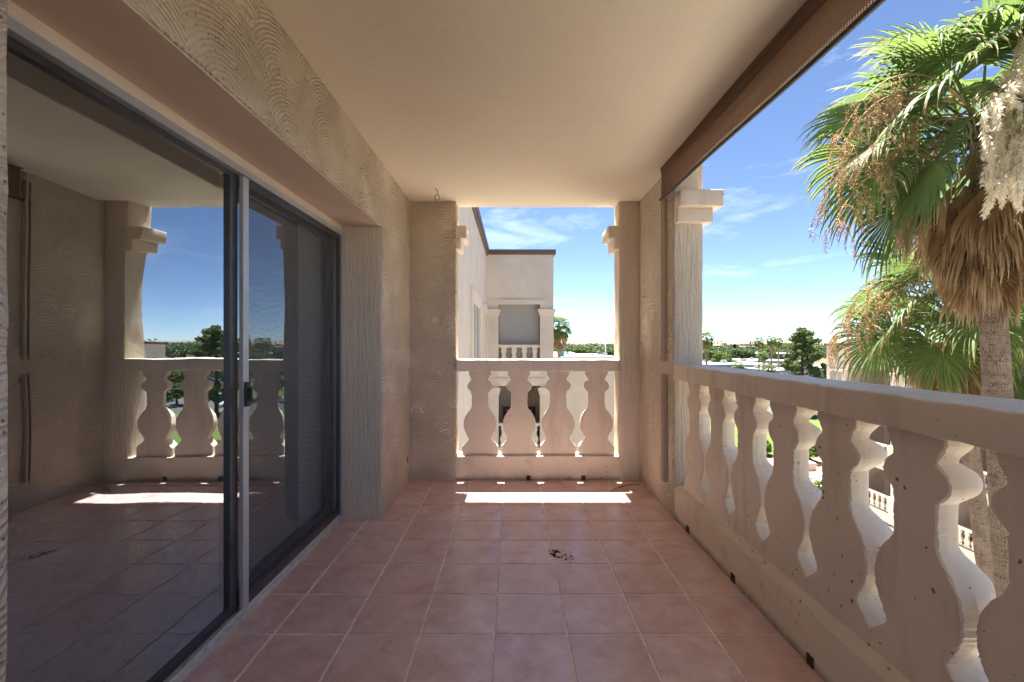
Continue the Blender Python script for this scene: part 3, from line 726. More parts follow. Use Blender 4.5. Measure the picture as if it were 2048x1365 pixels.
# far woodland: one mass
def woodland():
    mb = MB(); r = random.Random(5); cs = []; rs_ = []
    for k in range(2600):
        Y = 380 * (10 ** (r.random() * 1.05)); u = r.uniform(-0.16, 1.2); h = r.uniform(6, 12) * (r.uniform(1.2, 1.65) if r.random() < 0.18 else 1)
        for q in range(2):
            cs.append((u * Y + r.uniform(-4, 4), Y, G + h * (0.35 + 0.35 * q))); rs_.append(h * r.uniform(0.32, 0.5))
    # bigger cards further off
    for k in range(0, len(cs), 400):
        ys = np.mean([c[1] for c in cs[k:k + 400]])
        leaf_cloud(mb, cs[k:k + 400], rs_[k:k + 400], 26, 1.5, 0.9, k)
    return mb
o = woodland().build('distant_trees', M['farwood']); tag(o, 'distant belt of green trees up to the horizon', 'trees', kind='stuff')

# --- low white buildings
def flat_building(X0, X1, Y0, Y1, top, label, units, wall='white_wall', roof='white_roof', windows=0, name='flat_roofed_building'):
    b = thing(name, label, 'building', ((X0 + X1) / 2, (Y0 + Y1) / 2, G))
    part(MB().box(X0, X1, Y0, Y1, G, top - 0.5), 'wall', wall, b)
    part(MB().box(X0 - .3, X1 + .3, Y0 - .3, Y1 + .3, top - 0.5, top), 'roof', roof, b)
    r = random.Random(int(X0 * 7 + Y0))
    for k in range(units):
        x = X0 + (X1 - X0) * (k + r.uniform(.2, .8)) / units; y = Y0 + (Y1 - Y0) * r.uniform(0.15, 0.75); s = r.uniform(0.7, 1.2)
        part(MB().box(x - s, x + s, y - s * .8, y + s * .8, top + 0.25, top + s * 1.3).box(x - s * .8, x + s * .8, y - s * .6, y + s * .6, top, top + 0.25)
             .tube([(x, y, top + s * 1.3), (x, y, top + s * 1.3 + 0.15)], s * 0.55, 10), 'air_conditioner', 'unit', b)
    for k in range(windows):
        x = X0 + (X1 - X0) * (k + .5) / windows; w = (X1 - X0) / windows * 0.3
        part(MB().box(x - w, x + w, Y0 - 0.05, Y0 + .02, G + 1, top - 1.2), 'window', 'window', b)
    return b
def at_roof(px0, px1, Y0, Y1, py): return wx(px0, Y0), wx(px1, Y0), Y0, Y1, wz(py, Y0)
flat_building(*at_roof(1380, 1560, 215, 262, 729), 'nearest white flat roof above the railing by the pine', 9)
flat_building(*at_roof(1488, 1602, 285, 320, 722), 'white flat roof with grey units just behind the nearest roof', 6)
flat_building(*at_roof(1470, 1590, 335, 380, 707), 'white two storey block with grey wall among the far palms', 5, windows=7)
flat_building(*at_roof(1540, 1620, 190, 212, 741), 'white flat roof low beside the foot of the pine', 4)
flat_building(*at_roof(1085, 1236, 230, 300, 714), 'white flat roof seen through the far opening', 5)
flat_building(*at_roof(1100, 1150, 320, 350, 706), 'small white building behind the lone palm', 1)
flat_building(*at_roof(1660, 1800, 150, 175, 738), 'long white building across the lawn behind the pine', 5, windows=9)
gb = thing('roof_box', 'green square roof box beside the lone palm', 'box', (wx(1121, 228), 236, wz(714, 230)))
part(MB().box(wx(1115, 236), wx(1128, 236), 235, 238, wz(714, 230) + 0.02, wz(701, 236)), 'body', 'green_box', gb)
part(MB().box(wx(1114.5, 236), wx(1128.5, 236), 234.7, 238.3, wz(701, 236), wz(701, 236) + 0.25), 'lid', 'green_box', gb)
# long parking structure far off
pk = thing('parking_structure', 'long tan parking structure with red hipped towers far away', 'building', (wx(1490, 560), 560, G))
Yp = 560
for k in range(3): part(MB().box(wx(1462, Yp), wx(1522, Yp), Yp, Yp + 40, wz(704 - k * 5.2, Yp) - 1.1, wz(704 - k * 5.2, Yp)), 'deck', 'tan_wall', pk)
part(MB().box(wx(1464, Yp), wx(1520, Yp), Yp + 6, Yp + 38, G, wz(694, Yp)), 'core', 'unit', pk)
for px in (1434, 1464, 1470):
    x = wx(px, Yp); z = wz(691 - (2 if px > 1440 else 0), Yp)
    part(MB().box(x - 3.5, x + 3.5, Yp - 3, Yp + 4, G, z), 'tower', 'tan_wall', pk)
    part(MB().add([(x - 4.3, Yp - 4, z), (x + 4.3, Yp - 4, z), (x + 4.3, Yp + 5, z), (x - 4.3, Yp + 5, z), (x, Yp + .5, z + 2.2)], [(0, 1, 4), (1, 2, 4), (2, 3, 4), (3, 0, 4), (3, 2, 1, 0)]), 'tower_roof', simple('red tile roof', (0.36, 0.2, 0.14), 0.8) if px == 1434 else bpy.data.materials['red tile roof'], pk)
# street light
sl = thing('street_light', 'slim grey street light pole beyond the far balustrade', 'street light', (wx(1211, 140), 140, G))
part(MB().tube([(wx(1211, 140), 140, G), (wx(1211, 140), 140, wz(681, 140))], [0.16, 0.09], 8), 'pole', 'alu', sl, True)
part(MB().box(wx(1211, 140) - .05, wx(1211, 140) + 1.3, 139.85, 140.15, wz(681, 140), wz(681, 140) + 0.16), 'lamp_head', 'alu', sl)

# --- courtyard bits seen between the balusters
def planter(X0, X1, Y0, Y1, h, label):
    t = thing('planter', label, 'planter', ((X0 + X1) / 2, (Y0 + Y1) / 2, G)); w = 0.35
    for a in ((X0, X1, Y0, Y0 + w), (X0, X1, Y1 - w, Y1), (X0, X0 + w, Y0 + w, Y1 - w), (X1 - w, X1, Y0 + w, Y1 - w)):
        part(MB().box(*a, G, G + h), 'side_wall', 'facade', t)
    part(MB().box(X0 + w, X1 - w, Y0 + w, Y1 - w, G, G + h - 0.15), 'soil', 'gravel', t)
planter(33, 36, 55, 58, 0.9, 'square beige planter on the pink gravel')
planter(28.5, 33, 47.5, 51, 0.5, 'low beige planter nearer the shrubs on the gravel')
def shrub(X, Y, s, mat, label, seed):
    t = thing('shrub', label, 'shrub', (X, Y, G)); r = random.Random(seed); cs = []; rs_ = []; st = MB()
    for k in range(9):
        a = r.uniform(0, 6.28); q = r.uniform(0, .8) * s; e = (X + q * math.cos(a), Y + q * math.sin(a), G + r.uniform(.4, 1.0) * s); cs.append(e); rs_.append(s * r.uniform(.35, .55))
        st.tube([(X, Y, G), e], [0.05, 0.015], 5)
    part(st, 'stem', 'wood', t); part(leaf_cloud(MB(), cs, rs_, 130, 0.13 * s, 0.9, seed), 'leaves', mat, t)
shrub(38, 60, 2.2, 'mesq', 'round green shrub at the edge of the lawn', 3)
shrub(30, 44, 1.5, 'mesq', 'bright green shrub behind the low planter', 4)
shrub(27.5, 41.5, 1.3, 'mesq', 'bright green shrub with purple flowers beside it', 5)
shrub(33.5, 63, 1.6, 'mesq', 'loose pale shrub on the lawn', 6)
shrub(41.5, 58.5, 1.4, 'dark', 'dark shrub beside the square planter', 7)
pf = thing('flower_clump', 'small clump of purple flowers in the shrubs', 'flowers', (28.9, 42.6, G))
part(leaf_cloud(MB(), [(28.9, 42.6, G + 1.0)], [0.5], 120, 0.09, 1, 4), 'blossom', 'flower_purple', pf)
part(MB().tube([(28.9, 42.6, G), (28.9, 42.6, G + 0.8)], 0.04, 5), 'stem', 'wood', pf)

def car(X, Y, rz, paint, label):
    t = thing('parked_car', label, 'car', (X, Y, G)); t.rotation_euler.z = rz
    L, W = 4.5, 1.8
    prof = [(-2.2, 0.35), (-2.25, 0.75), (-2.1, 0.95), (-1.5, 1.02), (-0.95, 1.42), (0.55, 1.45), (1.25, 1.0), (2.0, 0.88), (2.22, 0.68), (2.22, 0.35)]
    n = len(prof); v = [(x, s * W / 2 * (0.82 if z > 1.1 else 1.0), z) for s in (-1, 1) for x, z in prof]
    f = [(k, k + 1, n + k + 1, n + k) for k in range(n - 1)] + [(n - 1, 0, n, 2 * n - 1), tuple(range(n - 1, -1, -1)), tuple(range(n, 2 * n))]
    body = MB().add(v, f).build('body', M[paint], t)
    for s in (-1, 1):
        y = s * 0.835
        MB().add([(-1.35, y, 1.04), (-0.9, y * .93, 1.34), (0.45, y * .93, 1.36), (1.05, y, 1.04)], [(0, 1, 2, 3) if s > 0 else (3, 2, 1, 0)]).build('side_window', M['window'], t)
        for x in (-1.4, 1.4):
            MB().tube([(x, s * 0.72, 0.33), (x, s * 0.93, 0.33)], 0.33, 14).build('wheel', M['tyre'], t)
    MB().add([(0.62, -.66, 1.43), (0.62, .66, 1.43), (1.23, .74, 1.04), (1.23, -.74, 1.04)], [(0, 3, 2, 1)]).build('windscreen', M['window'], t)
    for s in (-1, 1): MB().box(2.18, 2.24, s * 0.7 - .18, s * 0.7 + .18, 0.62, 0.76).build('headlight', M['alu'], t)
car(wx(1536, 115), 115, 1.5, 'dark_paint', 'dark car parked beyond the lawn')
car(wx(1466, 117), 117, 0.2, 'white_paint', 'white car parked beyond the lawn by the pillar')
car(wx(1590, 112), 112, 1.6, 'white_paint', 'white car parked right of the dark car')

# --- apartment wing straight ahead (same storeys as ours)
ST = 2.8; WY = 16.5
fb_cache = {}
def lathe_mesh(name, prof, mat, n=10):
    mb = MB(); v = []
    for r_, z in prof: v += [(r_ * math.cos(2 * math.pi * k / n), r_ * math.sin(2 * math.pi * k / n), z) for k in range(n)]
    f = [(i * n + k, i * n + (k + 1) % n, (i + 1) * n + (k + 1) % n, (i + 1) * n + k) for i in range(len(prof) - 1) for k in range(n)]
    return mb.add(v, f).mesh(name, M[mat], True)
def slab_baluster():
    mb = MB(); pr = [(z, w * 0.001312 * 0.92) for z, w in PROF]; n = len(pr); v = []
    for z, w in pr: v += [(-w, -.04, z), (w, -.04, z), (w, .04, z), (-w, .04, z)]
    f = [(k * 4 + j, k * 4 + 4 + j, k * 4 + 4 + (j + 1) % 4, k * 4 + (j + 1) % 4) for k in range(n - 1) for j in range(4)]
    return mb.add(v, f).mesh('baluster', M['trim'])
FB = slab_baluster()
wing = thing('apartment_wing', 'beige apartment wing straight ahead with grey shade over its balcony', 'building', (-0.2, 17, G))
top = 4.40
ox0, ox1 = wx(997, WY), wx(1080, WY); cx0, cx1 = -0.96, wx(1107, WY)
part(MB().box(-6, -0.96, 4.36, WY + 8, G, top), 'side_wall', 'facade', wing)                       # long wall on the left
fl = [0.08, -2.72, -5.5, -8.3, -11.1]
# facade split into piers and spandrels so the balcony openings are real
part(MB().box(cx0 + .001, ox0, WY, WY + 0.3, G, top), 'pier', 'facade', wing)
part(MB().box(ox1, cx1, WY, WY + 0.3, G, top), 'pier', 'facade', wing)
part(MB().box(cx0 + .002, cx1, WY + 2.2, WY + 8, G, top - .002), 'back_wall', 'facade', wing)
part(MB().box(cx1 - 0.3, cx1 - 0.001, WY + 0.3, WY + 2.2, G, top - .001), 'end_wall', 'facade', wing)
part(MB().box(cx0, cx1 - .3, WY + 0.301, WY + 2.2, 2.75, top - .003), 'roof_slab', 'facade', wing)
prev = top - 0.0
for k, z0 in enumerate(fl):
    hd = z0 + 2.51
    part(MB().box(ox0, ox1, WY + .001, WY + 0.299, hd, prev), 'spandrel', 'facade', wing)
    part(MB().box(ox0 - .16, ox1 + .16, WY - 0.03, WY - .001, hd + .02, hd + .17), 'lintel_trim', 'facade', wing)
    if z0 < 0: part(MB().box(cx0, cx1 - .3, WY + 0.3, WY + 2.2, hd + .05, prev - .01), 'slab', 'facade', wing)
    for (a, b) in ((cx0 + .02, ox0 + .07), (ox1 - .07, cx1 + .06)):
        part(MB().box(a, b, WY - 0.06, WY - .0005, z0 + 2.22, z0 + 2.34).box(a + .03, b - .03, WY - .035, WY - .0007, z0 + 2.10, z0 + 2.219), 'capital', 'trim', wing)
    rl = part(MB().box(ox0, ox1, WY + 0.02, WY + 0.22, z0 + 0.97, z0 + 1.07), 'handrail', 'trim', wing)
    for q in range(4):
        o = child_world(link('baluster', FB, None, (ox0 + (ox1 - ox0) * (q + .5) / 4, WY + 0.12, z0)), wing)
    prev = z0 + 0.2
    part(MB().box(ox0 - .0, ox1 + .0, WY + .0015, WY + 0.298, prev - .6, prev), 'kerb', 'trim', wing); prev -= .6
part(MB().box(ox0 + .02, ox1 - .02, WY + 0.235, WY + 0.25, 0.12, 2.585), 'roller_shade', 'grey_shade', wing)
part(MB().box(cx0 + .001, cx1 + 0.08, WY - 0.09, WY - 0.002, top - 0.04, top + 0.13).box(cx0 - .0, cx1 + .08, WY - .002, WY + 8, top + .0, top + .13), 'coping', 'coping', wing)
part(MB().box(-6, -0.86, 4.36, WY + 8.1, top + .001, top + 0.17).box(-0.96 + .001, -0.90, 4.36, WY - .1, top - .09, top), 'coping', 'coping', wing)
# trimmed openings in the long wall
for (ya, yb, hh) in ((5.2, 6.9, 2.10), (10.5, 12.7, 2.10), (14.9, 15.9, 2.12)):
    for z0 in (0.08, -2.72, -5.5):
        w = part(MB().box(-0.962, -0.90, ya - .30, ya, z0, z0 + hh + .26).box(-0.962, -0.90, yb, yb + .30, z0, z0 + hh + .26).box(-0.962, -.9003, ya, yb, z0 + hh, z0 + hh + .2599), 'window', 'trim', wing)
        o = MB().box(-0.961, -0.953, ya, yb, z0 + .02, z0 + hh).build('blind', M['grey_shade'], w)
        o = MB().box(-0.962, -0.935, (ya + yb) / 2 - .03, (ya + yb) / 2 + .03, z0 + .02, z0 + hh).build('frame', M['trim'], w)
# furniture on the balcony one floor down
fc = thing('wicker_chair', 'dark high backed chair on the balcony one floor below', 'chair', (0.2, WY + 1.3, -2.72))
z0 = -2.72
part(MB().box(wx(1006, WY + 1.5), wx(1012, WY + 1.5), WY + 1.5, WY + 1.56, z0 + .4, z0 + 1.45).box(wx(1064, WY + 1.5), wx(1071, WY + 1.5), WY + 1.5, WY + 1.56, z0 + .4, z0 + 1.45)
     .box(wx(1012, WY + 1.5), wx(1064, WY + 1.5), WY + 1.5, WY + 1.56, z0 + 1.34, z0 + 1.45), 'back_frame', 'furniture', fc)
part(MB().box(wx(1012, WY + 1.5), wx(1064, WY + 1.5), WY + 1.51, WY + 1.54, z0 + .5, z0 + 1.3), 'back_panel', 'coping', fc)
part(MB().box(wx(1006, WY + 1.5), wx(1071, WY + 1.5), WY + 1.0, WY + 1.5, z0 + .36, z0 + .46), 'seat', 'furniture', fc)
for (a, b) in ((1006, WY + 1.02), (1067, WY + 1.02), (1006, WY + 1.44), (1067, WY + 1.44)):
    part(MB().box(wx(a, WY + 1.5), wx(a + 4, WY + 1.5), b, b + .06, z0 + .001, z0 + .36), 'leg', 'furniture', fc)
# lower block stepping out to the right of the wing
lw = thing('apartment_block', 'plain pale stucco block stepping out below the wing', 'building', (2.5, 19, G))
part(MB().box(cx1 + .002, wx(1144, WY), WY + .02, WY + 6, G, 0.42), 'wall', 'facade', lw)
part(MB().box(wx(1144, WY) + .002, 6.2, WY + 1.6, WY + 8, G, 0.35), 'wall', 'facade', lw)
part(MB().box(cx1 + .003, wx(1144, WY) + .05, WY - .04, WY + 6, 0.42, 0.50).box(wx(1144, WY) + .051, 6.25, WY + 1.5, WY + 8, .35, .43), 'coping', 'coping', lw)

# --- building across the courtyard, facade parallel to our side
XB = 20.7
ob = thing('apartment_building', 'beige apartment building across the courtyard behind the palms', 'building', (24, 22, G))
YB0, YB1 = 6.0, 30.6; OT = 1.05
bays = [(25.2, 28.6), (19.4, 22.2), (13.2, 16.4), (7.5, 10.5)]
sty = [-2.75, -5.5, -8.3, -11.1, -13.9]
part(MB().box(XB + 2.2, XB + 12, YB0, YB1, G, OT - .002), 'core_wall', 'facade', ob)
edges = [YB1] + [e for b in bays for e in (b[1], b[0])] + [YB0]
for k in range(0, len(edges), 2):
    part(MB().box(XB, XB + 2.199, edges[k + 1], edges[k], G, OT), 'wall_bay', 'facade', ob)
for bi, (ya, yb) in enumerate(bays):
    part(MB().box(XB + .002, XB + 2.2, ya, yb, sty[0] + 2.45, OT - .001), 'spandrel', 'facade', ob)
    for z0 in sty:
        part(MB().box(XB - .25, XB + 2.2, ya + .001, yb - .001, z0 - .32, z0 + .0), 'balcony_floor', 'facade', ob)
        part(MB().box(XB - .25, XB + .0, ya + .002, yb - .002, z0 + 0.001, z0 + .20), 'kerb', 'trim', ob)
        part(MB().box(XB - .28, XB - .02, ya - .0, yb + .0, z0 + 1.0, z0 + 1.10), 'handrail', 'trim', ob)
        nb = int((yb - ya) / 0.345)
        for q in range(nb):
            o = link('baluster', FB, None, (XB - .14, ya + (yb - ya) * (q + .5) / nb, z0 + .02)); o.rotation_euler.z = math.pi / 2; child_world(o, ob)
        for y in (ya, yb):
            s = -1 if y == ya else 1
            part(MB().box(XB - .30, XB - .001, min(y, y + s * .32), max(y, y + s * .32), z0 - .32, z0 + 1.14).box(XB - .22, XB - .0015, min(y + s * .04, y + s * .28), max(y + s * .04, y + s * .28), z0 + 1.14, z0 + 2.2)
                 .box(XB - .30, XB - .001, min(y - s * .04, y + s * .36), max(y - s * .04, y + s * .36), z0 + 2.2, z0 + 2.32), 'pilaster', 'trim', ob)
        dw = part(MB().box(XB + 2.12, XB + 2.2, ya + .5, yb - .5, z0 + .02, z0 + 2.1), 'balcony_door', 'dark_metal', ob)
        MB().box(XB + 2.10, XB + 2.119, ya + .6, yb - .6, z0 + .1, z0 + 2.0).build('pane', M['window'], dw)
# trimmed windows between the bays
for k in range(0, len(edges), 2):
    hi, lo = edges[k], edges[k + 1]; c = (hi + lo) / 2; h = min(0.62, (hi - lo) * .30)
    for z0 in sty:
        za, zb = z0 + .95, z0 + 2.15
        w = part(MB().box(XB - .09, XB - .002, c - h - .16, c - h, za - .12, zb + .16).box(XB - .09, XB - .002, c + h, c + h + .16, za - .12, zb + .16)
                 .box(XB - .10, XB - .003, c - h, c + h, zb, zb + .159).box(XB - .12, XB - .003, c - h, c + h, za - .119, za), 'window', 'trim', ob)
        MB().box(XB - .02, XB - .003, c - h, c + h, za, zb).build('blind', M['grey_shade'], w)
        MB().box(XB - .035, XB - .021, c - .03, c + .03, za, zb).build('frame', M['trim'], w)
part(MB().box(XB - .12, XB + 12.1, YB0 - .1, YB1 + .1, OT + .001, OT + .14), 'coping', 'coping', ob)
cu = thing('deck_chair', 'dark red cushioned chair on an opposite balcony', 'chair', (XB + .7, 21.3, -8.3))
part(MB().box(XB + .3, XB + 1.0, 20.9, 21.6, -7.95, -7.82), 'cushion', simple('red cushion', (0.22, 0.05, 0.06), 0.9), cu)
part(MB().box(XB + 1.0, XB + 1.12, 20.9, 21.6, -7.95, -7.2), 'backrest', bpy.data.materials['red cushion'], cu)
for (a, b) in ((.33, 20.93), (.33, 21.52), (.92, 20.93), (.92, 21.52)): part(MB().box(XB + a, XB + a + .05, b, b + .05, -8.299, -7.95), 'leg', 'dark_metal', cu)

# ------------------------------------------------------------------ palms
UP = np.array([0, 0, 1.0])
def unit(v): return v / (np.linalg.norm(v) + 1e-12)
def frond_mesh(name, az, e0, lp, R, seed, nseg=38, phim=2.35, droop=1.0, bend=0.5, dead=False, fold=0.45, cup=0.12, roll=0.0, pitch=-0.15):
    """one palmate leaf, attach point at origin: petiole + pleated fan of drooping segments"""
    r = np.random.default_rng(seed); mb = MB()
    rd_ = np.array([math.cos(az), math.sin(az), 0.0]); tl = np.array([-math.sin(az), math.cos(az), 0.0])
    p = np.zeros(3); pts = [p.copy()]; e = e0; N = 7
    for k in range(N):
        d = rd_ * math.cos(e) + UP * math.sin(e); p = p + d * lp / N; pts.append(p.copy()); e -= bend / N * (0.5 + k / N)
    w = [0.026 - 0.016 * k / N for k in range(N + 1)]
    mb.tube([tuple(q) for q in pts], w, 5)
    mb.uv = [(0.5, 0.0)] * mb.n
    e += pitch
    f = rd_ * math.cos(e) + UP * math.sin(e); l = tl * math.cos(roll) + np.cross(f, tl) * math.sin(roll); n = unit(np.cross(f, l))
    if n[2] < 0 and not dead: n = -n
    hub = pts[-1]; S = np.array([0.03, 0.2, 0.38, 0.54, 0.68, 0.80, 0.91, 1.0]); dphi = 2 * phim / nseg
    for i in range(nseg):
        phi = -phim + (i + 0.5) * dphi + r.normal() * 0.015
        Rl = R * (0.70 + 0.30 * math.cos(phi * 0.62)) * r.uniform(0.90, 1.06)
        d = unit(math.cos(phi) * f + math.sin(phi) * l + cup * abs(math.sin(phi)) * n)
        ed = unit(-math.sin(phi) * f + math.cos(phi) * l); nn = unit(np.cross(d, ed))
        if np.dot(nn, n) < 0: nn = -nn
        split = r.uniform(0.46, 0.64); g = droop * r.uniform(0.7, 1.35); P = hub.copy(); prev = 0.0; vs_ = []; uv = []
        tw = r.normal() * 0.25
        for s in S:
            ts = max(0.0, (s - split * 0.95) / (1 - split * 0.95))
            dd = unit(d * (1 - min(0.93, ts * g)) - UP * min(0.93, ts * g) * 1.0 + ed * tw * ts * 0.5)
            P = P + dd * (s - prev) * Rl; prev = s
            if s < split: hw_ = max(s, 0.06) * Rl * math.tan(dphi / 2) * 1.02
            else: hw_ = split * Rl * math.tan(dphi / 2) * 0.92 * (1 - (s - split) / (1 - split)) ** 0.7
            hw_ = max(hw_, 0.0012)
            nrm = unit(nn - dd * np.dot(nn, dd)); ee = unit(np.cross(nrm, dd))
            fo = fold * hw_ * 2
            vs_ += [P - ee * hw_ - nrm * fo * 0.5, P + nrm * fo * 0.5, P + ee * hw_ - nrm * fo * 0.5]; uv += [(0, s), (0.5, s), (1, s)]
        K = len(S)
        fs_ = [(3 * a + b, 3 * a + 3 + b, 3 * a + 4 + b, 3 * a + 1 + b) for a in range(K - 1) for b in range(2)]
        mb.add(vs_, fs_, uv)
        # loose pale threads between the tips
        if not dead and r.random() < 0.35:
            q = vs_[3 * 5 + 1]; q2 = q + d * 0.05 - UP * r.uniform(0.15, 0.35); mb.add([q, q + ed * 0.003, q2 + ed * 0.002, q2], [(0, 1, 2, 3)], [(0, 1.15)] * 4)
    return mb

def trunk_mesh(pts, radii, n=28):
    mb = MB(); v = []; uv = []; L = 0.0
    pts = [Vector(p) for p in pts]
    for i, p in enumerate(pts):
        if i: L += (p - pts[i - 1]).length
        for k in range(n + 1):
            a = 2 * math.pi * k / n; rr = radii[i] * (1 + 0.035 * mnoise.noise((math.cos(a) * 2, math.sin(a) * 2, p.z * 3)) + 0.03 * mnoise.noise((math.cos(a) * 5, math.sin(a) * 5, p.z * 11)) + 0.02 * abs(math.sin(p.z * 19 + 0.6 * math.sin(a * 2))))
            v.append((p.x + rr * math.cos(a), p.y + rr * math.sin(a), p.z)); uv.append((k / n, L))
    f = [(i * (n + 1) + k, i * (n + 1) + k + 1, (i + 1) * (n + 1) + k + 1, (i + 1) * (n + 1) + k) for i in range(len(pts) - 1) for k in range(n)]
    return mb.add(v, f, uv)

def panicle(mb_stem, mb_fl, pts, nbr, blen, bloom, seed, thick=0.012, fl_per=60, flsz=0.02, start=0.35):
    """arching flower stalk with hanging branches"""
    r = np.random.default_rng(seed); pts = [np.array(p, dtype=float) for p in pts]
    P = []
    for k in range(len(pts) - 1):
        for t in np.linspace(0, 1, 6)[:-1]: P.append(pts[k] * (1 - t) + pts[k + 1] * t)
    P.append(pts[-1]); P = np.array(P)
    for _ in range(6): P[1:-1] = 0.25 * P[:-2] + 0.5 * P[1:-1] + 0.25 * P[2:]
    mb_stem.tube([tuple(q) for q in P], [thick * (1 - 0.75 * i / len(P)) for i in range(len(P))], 5)
    for k in range(nbr):
        t = start + (1 - start) * (k + r.random()) / nbr; b = P[int(t * (len(P) - 1))]
        d = unit(r.normal(size=3) * np.array([1, 1, .3]) + np.array([0, 0, -0.4])); q = b.copy(); L = blen * r.uniform(0.6, 1.15); br = [q.copy()]
        for j in range(7):
            d = unit(d + np.array([0, 0, -0.45]) + r.normal(size=3) * 0.10); q = q + d * L / 7; br.append(q.copy())
        mb_stem.tube([tuple(x) for x in br], [0.005 * (1 - j / 9) for j in range(8)], 3, False)
        br = np.array(br)
        for j in range(fl_per):
            u = r.uniform(0.12, 1.0) * 7; i0 = min(6, int(u)); c = br[i0] + (br[i0 + 1] - br[i0]) * (u - i0)
            spread = (0.085 if bloom else 0.07) * (1.1 - 0.6 * u / 7) + 0.008
            dv = unit(r.normal(size=3) + np.array([0, 0, -1.3 if bloom else -0.5])); ln = spread * r.uniform(0.5, 1.2)
            sd = unit(np.cross(dv, r.normal(size=3))) * flsz * (0.13 if bloom else 0.10)
            tip = c + dv * ln + np.array([0, 0, -0.3 * ln])
            m = c + dv * ln * 0.55
            mb_fl.add([c, m + sd, tip, m - sd], [(0, 1, 2, 3)])
            if not bloom and r.random() < 0.35:
                z = tip; s2 = r.normal(size=3) * 0.008; mb_fl.add([z, z + s2, z + s2[[1, 2, 0]]], [(0, 1, 2)])

FAR = {}
def palm(label, X, Y, zc, lean, r_tr, n_green, n_dead, reach, seed, name='fan_palm', group=None, detail=38, skirt=1.7, lo_e=-0.75):
    far = detail <= 18
    r = np.random.default_rng(seed); t = thing(name, label, 'palm tree', (X + lean[0] * (zc - G), Y, G), group)
    ptsT = []; rT = []
    for k in range(70):
        s = k / 69; z = G + (zc - 0.1 - G) * s; ptsT.append((X + lean[0] * (zc - z), Y + lean[1] * (zc - z), z)); rT.append(r_tr * (1.30 - 0.30 * s ** 0.6) if s < 0.97 else r_tr * 0.95)
    part(trunk_mesh(ptsT, rT), 'trunk', 'bark', t, True)
    def put(mb, nm, mat, at): child_world(link(nm, mb.mesh(nm, M[mat]), None, at), t)
    for k in range(n_green):
        u = (k + 0.5) / n_green; e = 1.45 - (1.45 - lo_e) * u ** 0.85; az = k * 2.39996 + r.uniform(-.25, .25) + seed
        lp = reach * (0.42 + 0.16 * u) * r.uniform(0.85, 1.1); R = reach * 0.49 * r.uniform(0.85, 1.08)
        if far:
            if (k, n_green) not in FAR: FAR[(k, n_green)] = frond_mesh('frond', 0.0, e, lp, R, k, detail, 2.2, 0.9, 0.5).mesh('frond', M['frond'])
            o = link('frond', FAR[(k, n_green)], None, (X, Y, zc - 0.05 - 0.35 * u)); o.rotation_euler.z = az; child_world(o, t); continue
        mb = frond_mesh('frond', az, e, lp, R, seed * 100 + k, detail, 2.35, 0.35 + 0.60 * u, 0.30 + 0.35 * r.random(), False, 0.42, 0.10, r.normal() * 0.45, -0.25 - 0.25 * r.random())
        put(mb, 'frond', 'frond', (X + 0.10 * math.cos(az), Y + 0.10 * math.sin(az), zc - 0.05 - 0.35 * u))
    for k in range(n_dead):
        u = (k + 0.5) / n_dead; az = k * 2.39996 + r.uniform(-.45, .45); e = -0.75 - 0.65 * u + r.normal() * 0.16
        if far:
            if ('d', k % 8) not in FAR: FAR[('d', k % 8)] = frond_mesh('dead_frond', 0.0, e, reach * 0.22, reach * 0.42, k, 10, 0.75, 1.0, 0.25, True, 0.8, 0.3).mesh('dead_frond', M['dead'])
            o = link('dead_frond', FAR[('d', k % 8)], None, (X + r_tr * math.cos(az), Y + r_tr * math.sin(az), zc - 0.45 - skirt * 0.55 * u)); o.rotation_euler.z = az; child_world(o, t); continue
        mb = frond_mesh('dead_frond', az, e, reach * 0.22 * r.uniform(.7, 1.1), reach * 0.40 * r.uniform(.6, 1.2), seed * 500 + k, max(14, detail // 2), r.uniform(0.5, 1.15), 1.0, 0.25, True, 0.8, 0.3, r.normal() * 0.4, -0.25)
        zz = zc - 0.45 - skirt * 0.55 * u
        put(mb, 'dead_frond', 'dead', (X + lean[0] * (zc - zz) + r_tr * 0.85 * math.cos(az), Y + r_tr * 0.85 * math.sin(az), zz))
    return t

# nearest palm
PY = 6.8
pa = palm('tall near fan palm with cream blossom hanging at the right', wx(1962, PY), PY, wz(235, PY), (0.060, 0.0), 0.150, 34, 50, 2.6, 3, detail=52, skirt=2.1, lo_e=-0.45)
st, fl = MB(), MB()
c0 = np.array([wx(1962, PY), PY, wz(235, PY)])
def P_(px, py, Y): return (wx(px, Y), Y, wz(py, Y))
# cream blossom plumes hanging in front of the crown
for k, (px, py, ex, ey, n) in enumerate([(2040, 85, 1992, 260, 15), (2044, 100, 2030, 330, 16), (2040, 180, 1976, 330, 15), (2030, 240, 1988, 420, 16), (2052, 70, 2050, 380, 14), (2035, 150, 1960, 250, 10), (2044, 260, 2015, 400, 14)]):
    Y = 5.5 - 0.05 * k
    panicle(st, fl, [tuple(c0 + np.array([0.15, -0.1, 0.1])), P_(px + 40, py - 60, Y + 0.6), P_(px, py, Y), P_(px * .45 + ex * .55, (py + ey) / 2 - 10, Y), P_(ex, ey - 40, Y)], n, 0.42, True, 40 + k, 0.016, 190, 0.055, 0.40)
part(st, 'blossom_stalk', 'twig', pa, True); part(fl, 'blossom', 'flower', pa)
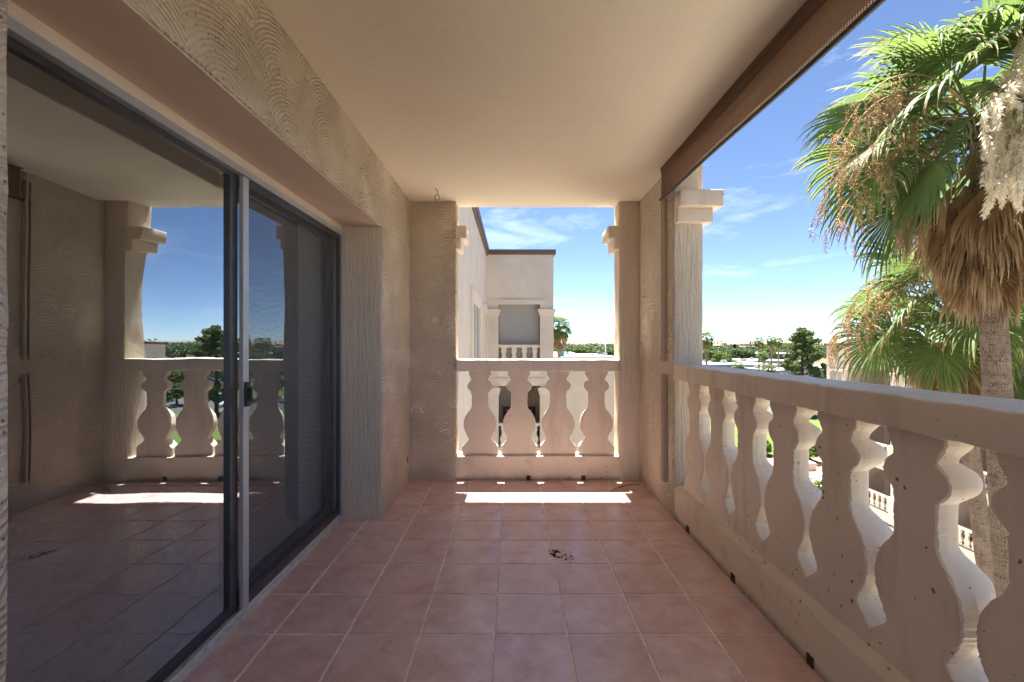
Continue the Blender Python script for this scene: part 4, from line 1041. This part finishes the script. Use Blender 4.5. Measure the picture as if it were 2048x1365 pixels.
# old dry stalks arching out to the left
st, fl = MB(), MB()
for k, (px, py, ex, ey) in enumerate([(1770, 150, 1652, 330), (1740, 200, 1640, 430), (1820, 240, 1690, 350), (1760, 330, 1655, 470), (1850, 300, 1800, 470), (1800, 180, 1735, 240), (1900, 250, 1830, 330)]):
    Y = 6.2 + 0.15 * k
    panicle(st, fl, [tuple(c0), tuple((np.array(P_(px, py, Y)) + c0) / 2 + np.array([0, 0, 0.35])), P_(px, py, Y), P_((px * .4 + ex * .6), (py * .55 + ey * .45), Y), P_(ex, ey, Y)], 17, 0.62, False, 60 + k, 0.015, 60, 0.05, 0.40)
part(st, 'dry_stalk', 'twig', pa, True); part(fl, 'dry_blossom', 'twig', pa)

PB = 10.3
pb = palm('shorter fan palm behind the near one with shaggy brown skirt', wx(1905, PB), PB, wz(605, PB), (0.125, 0.0), 0.145, 28, 50, 2.55, 8, detail=48, skirt=2.6, lo_e=-0.30)
st, fl = MB(), MB(); c1 = np.array([wx(1905, PB), PB, wz(605, PB)])
for k, (px, py, ex, ey) in enumerate([(1740, 560, 1665, 700), (1760, 575, 1690, 720), (1800, 560, 1740, 660), (1720, 600, 1655, 720), (1830, 580, 1800, 640)]):
    Y = 9.4 + 0.12 * k
    panicle(st, fl, [tuple(c1), tuple((np.array(P_(px, py, Y)) + c1) / 2 + np.array([0, 0, 0.3])), P_(px, py, Y), P_(ex + 20, (py + ey) / 2, Y), P_(ex, ey, Y)], 15, 0.55, False, 80 + k, 0.012, 46, 0.06, 0.45)
part(st, 'dry_stalk', 'twig', pb, True); part(fl, 'dry_blossom', 'twig', pb)
PC = 12.0
palm('fan palm cut by the right edge of the view', wx(2115, PC), PC, wz(640, PC), (0.06, 0.0), 0.19, 26, 26, 2.6, 12, detail=30, skirt=1.8)
# lone palm seen through the far opening and the far ones above the roofs
palm('lone fan palm seen through the far opening beside the wing', wx(1118, 62), 62, wz(652, 62), (0.0, 0), 0.22, 30, 24, 2.3, 15, detail=18, skirt=3.2)
for k, (px, py, Y, lab) in enumerate([(1413, 676, 130, 'far fan palm right against the corner pillar'), (1518, 682, 190, 'leftmost of three far palms standing together'),
                                      (1543, 679, 185, 'middle and tallest of three far palms standing together'), (1557, 683, 195, 'far palm touching the crown of the pine')]):
    palm(lab, wx(px, Y), Y, wz(py, Y), (0.0, 0), 0.25, 22, 18, 3.0, 20 + k, detail=12, skirt=3.5)
for k, (px, py, Y, lab) in enumerate([(1527, 711, 180, 'low palm in front of the white two storey block'), (1477, 732, 150, 'low palm by the nearest white roof, left of the other'),
                                      (1537, 736, 140, 'low palm by the nearest white roof, next to the pine')]):
    palm(lab, wx(px, Y), Y, wz(py, Y), (0.0, 0), 0.25, 18, 8, 3.0, 30 + k, detail=12, skirt=1.5)
